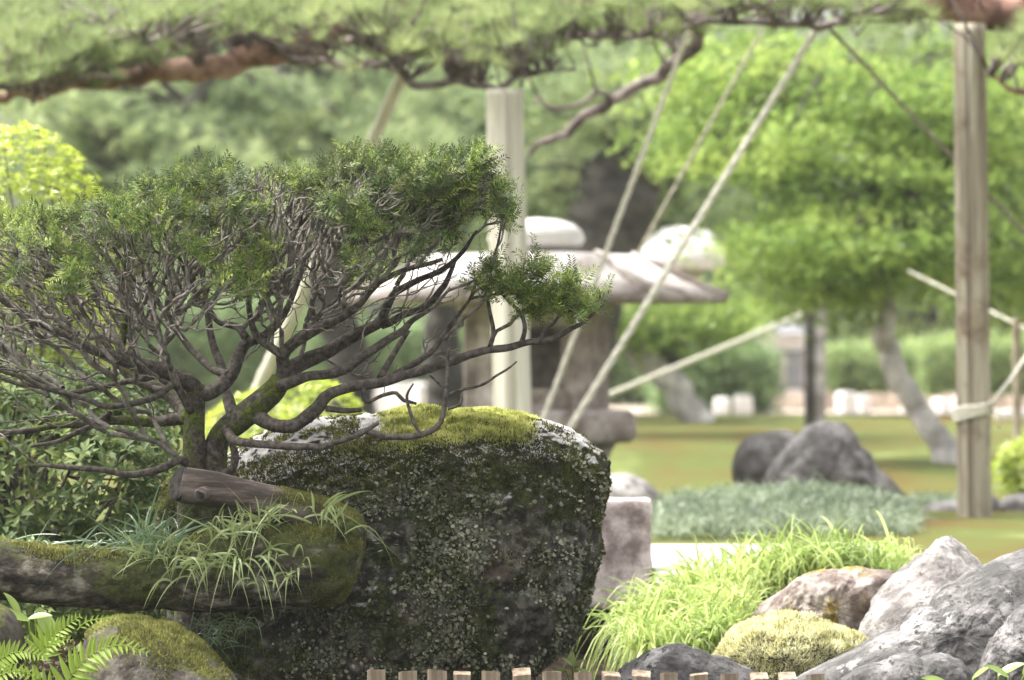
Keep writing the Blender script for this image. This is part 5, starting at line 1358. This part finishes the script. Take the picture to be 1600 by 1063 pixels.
# cloud-pruned pines to the left
for label, D, trunk, rects, seed in [
    ("cloud pruned pine with layered pads above the bright azalea", 33.0, [(190, 700, 0, 34), (180, 520, 0, 30), (200, 400, 0, 28), (250, 300, 0, 24), (300, 235, 0, 20), (290, 180, 0, 16), (330, 120, 0, 12), (320, 40, 0, 8)],
     [(230, 205, 110, 32, 33, .8, 3), (120, 165, 110, 30, 33, .8, 2.5), (390, 160, 80, 28, 33.4, .8, 2), (330, 270, 130, 30, 32.6, .8, 3), (80, 250, 110, 40, 33.4, .8, 2), (250, 60, 180, 40, 33.6, 1, 2.4), (200, 330, 120, 40, 33, .8, 1.5)], 131),
    ("cloud pruned pine with a dark forked stem behind the bamboo pole", 35.0, [(560, 690, 0, 36), (540, 540, 0, 32), (500, 420, 0, 30), (480, 320, 0, 28), (420, 250, 0, 24), (390, 200, 0, 18), (430, 140, 0, 12), (460, 60, 0, 8)],
     [(520, 165, 110, 36, 35, .8, 3), (620, 220, 80, 30, 34.6, .8, 2), (420, 225, 90, 28, 35.4, .8, 1.6), (560, 90, 150, 50, 35.6, 1, 2.4), (480, 290, 120, 36, 35, .8, 2), (620, 340, 90, 50, 35, .8, 2)], 141),
    ("soft green pine with low pads left of the pale post", 37.0, [(700, 680, 0, 32), (690, 540, 0, 28), (700, 420, 0, 24), (720, 320, 0, 20), (700, 230, 0, 16), (730, 150, 0, 12), (720, 60, 0, 8)],
     [(680, 220, 100, 40, 37, .9, 3), (740, 290, 110, 50, 37, .9, 2.4), (860, 250, 80, 60, 37.5, .9, 2), (760, 150, 130, 60, 37, 1, 3), (650, 400, 120, 50, 37, 1, 2), (720, 60, 160, 50, 37.4, 1, 2)], 151)]:
    b = P(trunk[0][0], trunk[0][1], D)
    t = thing("cloud_pruned_pine", (b[0], D, gz(b[0], D)), label, "tree", "cloud pruned pines at the back")
    trunk = [(trunk[0][0], 531.5 + (EYE - gz(b[0], D) + 0.08) * F / D, 0, trunk[0][3])] + trunk[1:]
    cl = fill(rects, 190, seed)
    branchy(t, trunk, D, M['bark_dark'], cl, 0.03, 4, seed + 1)
    V_, F_, t_ = crown(cl, 9, *tt, 1.05, 0.20, 0.3, 0.35, seed + 2)
    add("crown", V_, F_, M['pine_far'], t, tint=t_, kind="stuff")

# tall trees that close the garden
rt = np.random.default_rng(404)
KINDS = [("tall hazy green tree at the back above the bright azalea", -150, 52), ("tall hazy tree behind the cloud pruned pines", 150, 56), ("tall hazy tree behind the bamboo pole", 420, 53), ("tall hazy tree behind the pale timber post", 700, 57),
         ("tall hazy tree behind the dark leaning pine", 960, 54), ("tall hazy tree behind the domed lantern", 1200, 58), ("tall hazy tree behind the maple crown", 1440, 53), ("tall hazy tree behind the brown timber post", 1680, 56)]
for q, (label, px, D) in enumerate(KINDS):
    b = P(px, 0, D); g = gz(b[0], D)
    t = thing("background_tree", (b[0], D, g), label, "tree", "tall trees closing the garden")
    yg = 531.5 + (EYE - g + 0.1) * F / D
    cl = fill([(px, 120, 230, 250, D, 1.6, 4), (px - 70, 400, 190, 110, D, 1.2, 1.6), (px + 70, 380, 190, 120, D + .5, 1.2, 1.6), (px, -250, 220, 200, D, 1.5, 2), (px, 510, 170, 60, D + .4, 1, .7)], 215, 500 + q)
    branchy(t, [(px, yg, 0, 26), (px + 6, 520, 0, 22), (px - 8, 380, 0, 19), (px + 10, 200, 0, 15), (px, 0, 0, 10), (px + 5, -250, 0, 6)], D, M['bark_dark'], cl, 0.03, 4, 600 + q)
    V_, F_, t_ = crown(cl, 46, LEAF_V, LEAF_F, 0.16, 0.32, 0.2, 0.7, 700 + q)
    add("crown", V_, F_, M['far_leaf'], t, tint=t_, kind="stuff")

# clipped hedges
def hedge(name, px0, px1, ytop, D, depth, label, mat, n):
    r = np.random.default_rng(int(px0) + 3000)
    a = P(px0, ytop, D); b = P(px1, ytop, D); g = gz((a[0] + b[0]) / 2, D)
    h = thing(name, ((a[0] + b[0]) / 2, D, g), label, "hedge")
    c = np.stack([r.uniform(a[0], b[0], n), D + r.uniform(-depth / 2, depth / 2, n), g + (a[2] - g) * r.random(n) ** 0.7], -1)
    V, Fa, t = crown(c, 10, LEAF_V, LEAF_F, 0.07, 0.07, 0.2, 0.8, int(px0) + 9000)
    add("foliage", V, Fa, mat, h, tint=t, kind="stuff")
    S = Batch()
    for k in range(14):
        x = a[0] + (b[0] - a[0]) * (k + 0.5) / 14
        S.put(*tube([[x, D, g - 0.05], [x + 0.03, D, (g + a[2]) / 2], [x - 0.02, D + 0.05, a[2] - 0.1]], [0.03, 0.02, 0.008], 6))
    S.obj("stems", M['bark_dark'], h, smooth=True, kind="stuff")
hedge("hedge", 1030, 1200, 548, 41.5, 0.9, "dark clipped hedge behind the leaning pale trunk", M['hedge'], 1500)
hedge("hedge", 480, 730, 512, 46.0, 1.0, "dark green hedge seen between yew branch and boulder", M['hedge'], 1800)
hedge("hedge", 1290, 1440, 545, 49.5, 0.8, "soft green hedge behind the maple trunk", M['far_leaf'], 1500)
hedge("hedge", 1440, 1680, 535, 49.0, 0.8, "pale green hedge behind the slim upright pole", M['far_leaf'], 2200)
hedge("hedge", 80, 460, 470, 44.0, 1.2, "long green hedge behind the left cloud pruned pine", M['hedge'], 2400)
hedge("hedge", 760, 1010, 500, 50.0, 1.2, "green hedge behind the stone lantern", M['hedge'], 1800)

# far gate posts, small white house, low stone posts
for px, w, lab, mt in [(1266, 9, "dark left post of the far garden gate", M['bark_dark']), (1281, 9, "pale right post of the far garden gate", M['bark_grey'])]:
    b = P(px, 0, 34.0); V_, Q_ = bev_box(b[0], 34.0, gz(b[0], 34) - 0.05, P(0, 462, 34)[2], 2 * w * PX(34), 0.12, 0.008, 0.0, 5)
    add("gate_post", V_, Q_, mt, origin=(b[0], 34, gz(b[0], 34)), label=lab, cat="post")
HD = 48.0
hx0, hx1 = P(1190, 0, HD)[0], P(1262, 0, HD)[0]; hg = gz(hx0, HD)
house = thing("tea_house", ((hx0 + hx1) / 2, HD, hg), "small white plastered garden house behind the far gate posts", "building")
V_, Q_ = bev_box((hx0 + hx1) / 2, HD + 0.6, hg - 0.1, P(0, 520, HD)[2], hx1 - hx0, 1.2, 0.01, 0, 4); add("wall", V_, Q_, M['plaster'], house)
V_, Q_ = bev_box((hx0 + hx1) / 2, HD + 0.5, P(0, 524, HD)[2], P(0, 505, HD)[2], (hx1 - hx0) * 1.25, 1.9, 0.03, 0, 5, taper=0.4); add("roof", V_, Q_, M['roof_tile'], house)
for k in range(2):
    cx = hx0 + (hx1 - hx0) * (0.28 + 0.40 * k)
    V_, Q_ = bev_box(cx, HD - 0.01, P(0, 608, HD)[2], P(0, 548, HD)[2], 0.22, 0.05, 0.004, 0, 3); wd = add("window", V_, Q_, M['window'], house)
    for e in (-0.115, 0.115):
        V_, Q_ = bev_box(cx + e, HD - 0.03, P(0, 612, HD)[2], P(0, 545, HD)[2], 0.03, 0.06, 0.004, 0, 3); add("frame", V_, Q_, M['bark_grey'], wd)
for k, (px, yt) in enumerate([(1128, 622), (1160, 618), (1195, 622), (1322, 612), (1345, 618), (1470, 622), (1500, 620), (1420, 628), (1090, 626), (660, 600)]):
    D = 40.5 + (k % 3) * 0.5
    b = P(px, yt, D); g = gz(b[0], D)
    V_, Q_ = bev_box(b[0], D, g - 0.05, b[2], 0.15 + 0.03 * (k % 2), 0.15, 0.03, 0.2 * k, 6, 0.01, k)
    add("low_stone_post", V_, Q_, M['lantern_white'], smooth=True, origin=(b[0], D, g), label="low pale stone marker along the far gravel path", cat="stone post", group="low stone posts along the far path")
fx0, fx1 = P(1040, 0, 46.0)[0], P(1720, 0, 46.0)[0]
fg = gz((fx0 + fx1) / 2, 46.0)
fence = thing("low_fence", ((fx0 + fx1) / 2, 46.0, fg), "low beige board fence across the far side of the gravel path", "fence")
rf = random.Random(5); nb = 22
for k in range(nb):
    cx = fx0 + (fx1 - fx0) * (k + 0.5) / nb
    V_, Q_ = bev_box(cx, 46.0 + rf.uniform(-0.01, 0.01), fg - 0.03, P(0, 617 + rf.uniform(-4, 3), 46)[2], (fx1 - fx0) / nb * 0.93, 0.03, 0.006, 0, 4)
    add("board", V_, Q_, M['stake_far'], fence)
    if k % 4 == 0:
        V_, Q_ = bev_box(cx - (fx1 - fx0) / nb / 2, 45.93, fg - 0.05, P(0, 606, 46)[2], 0.09, 0.09, 0.01, 0, 4); add("post", V_, Q_, M['stake_far'], fence)
b = P(1600, 650, 38.0)
V_, Q_ = bev_box(b[0], 38.0, gz(b[0], 38) - 0.05, P(0, 640, 38)[2], 0.5, 0.5, 0.02, 0, 6, 0.005, 3)
add("stone_slab", V_, Q_, M['slab'], smooth=True, label="pale flat stone slab beyond the slim upright pole", cat="stone slab")
b = P(655, 600, 44.0)
V_, Q_ = bev_box(b[0], 43.0, gz(b[0], 43) - 0.05, P(0, 598, 43)[2], 1.0, 0.5, 0.02, 0, 6, 0.005, 3)
add("pale_strip_block", V_, Q_, M['slab'], smooth=True, label="added low block for the far white bench seen under the yew limb", cat="strip")  # pale block added to give the bright strip in the distance

# ------------------------------------------------------------------ rainy air
HAZE = 0.0006
hv, hq = bev_box(0, 42, -2.2, 14, 140, 100, 0.001, 0, 2)
me_, nt_, out_ = new_mat("rain_haze")
pv = nt_.nodes.new("ShaderNodeVolumePrincipled")
pv.inputs["Color"].default_value = (0.95, 0.97, 0.96, 1); pv.inputs["Density"].default_value = HAZE; pv.inputs["Anisotropy"].default_value = 0.2
nt_.links.new(pv.outputs[0], out_.inputs["Volume"])
add("haze", hv, hq, me_, kind="stuff")
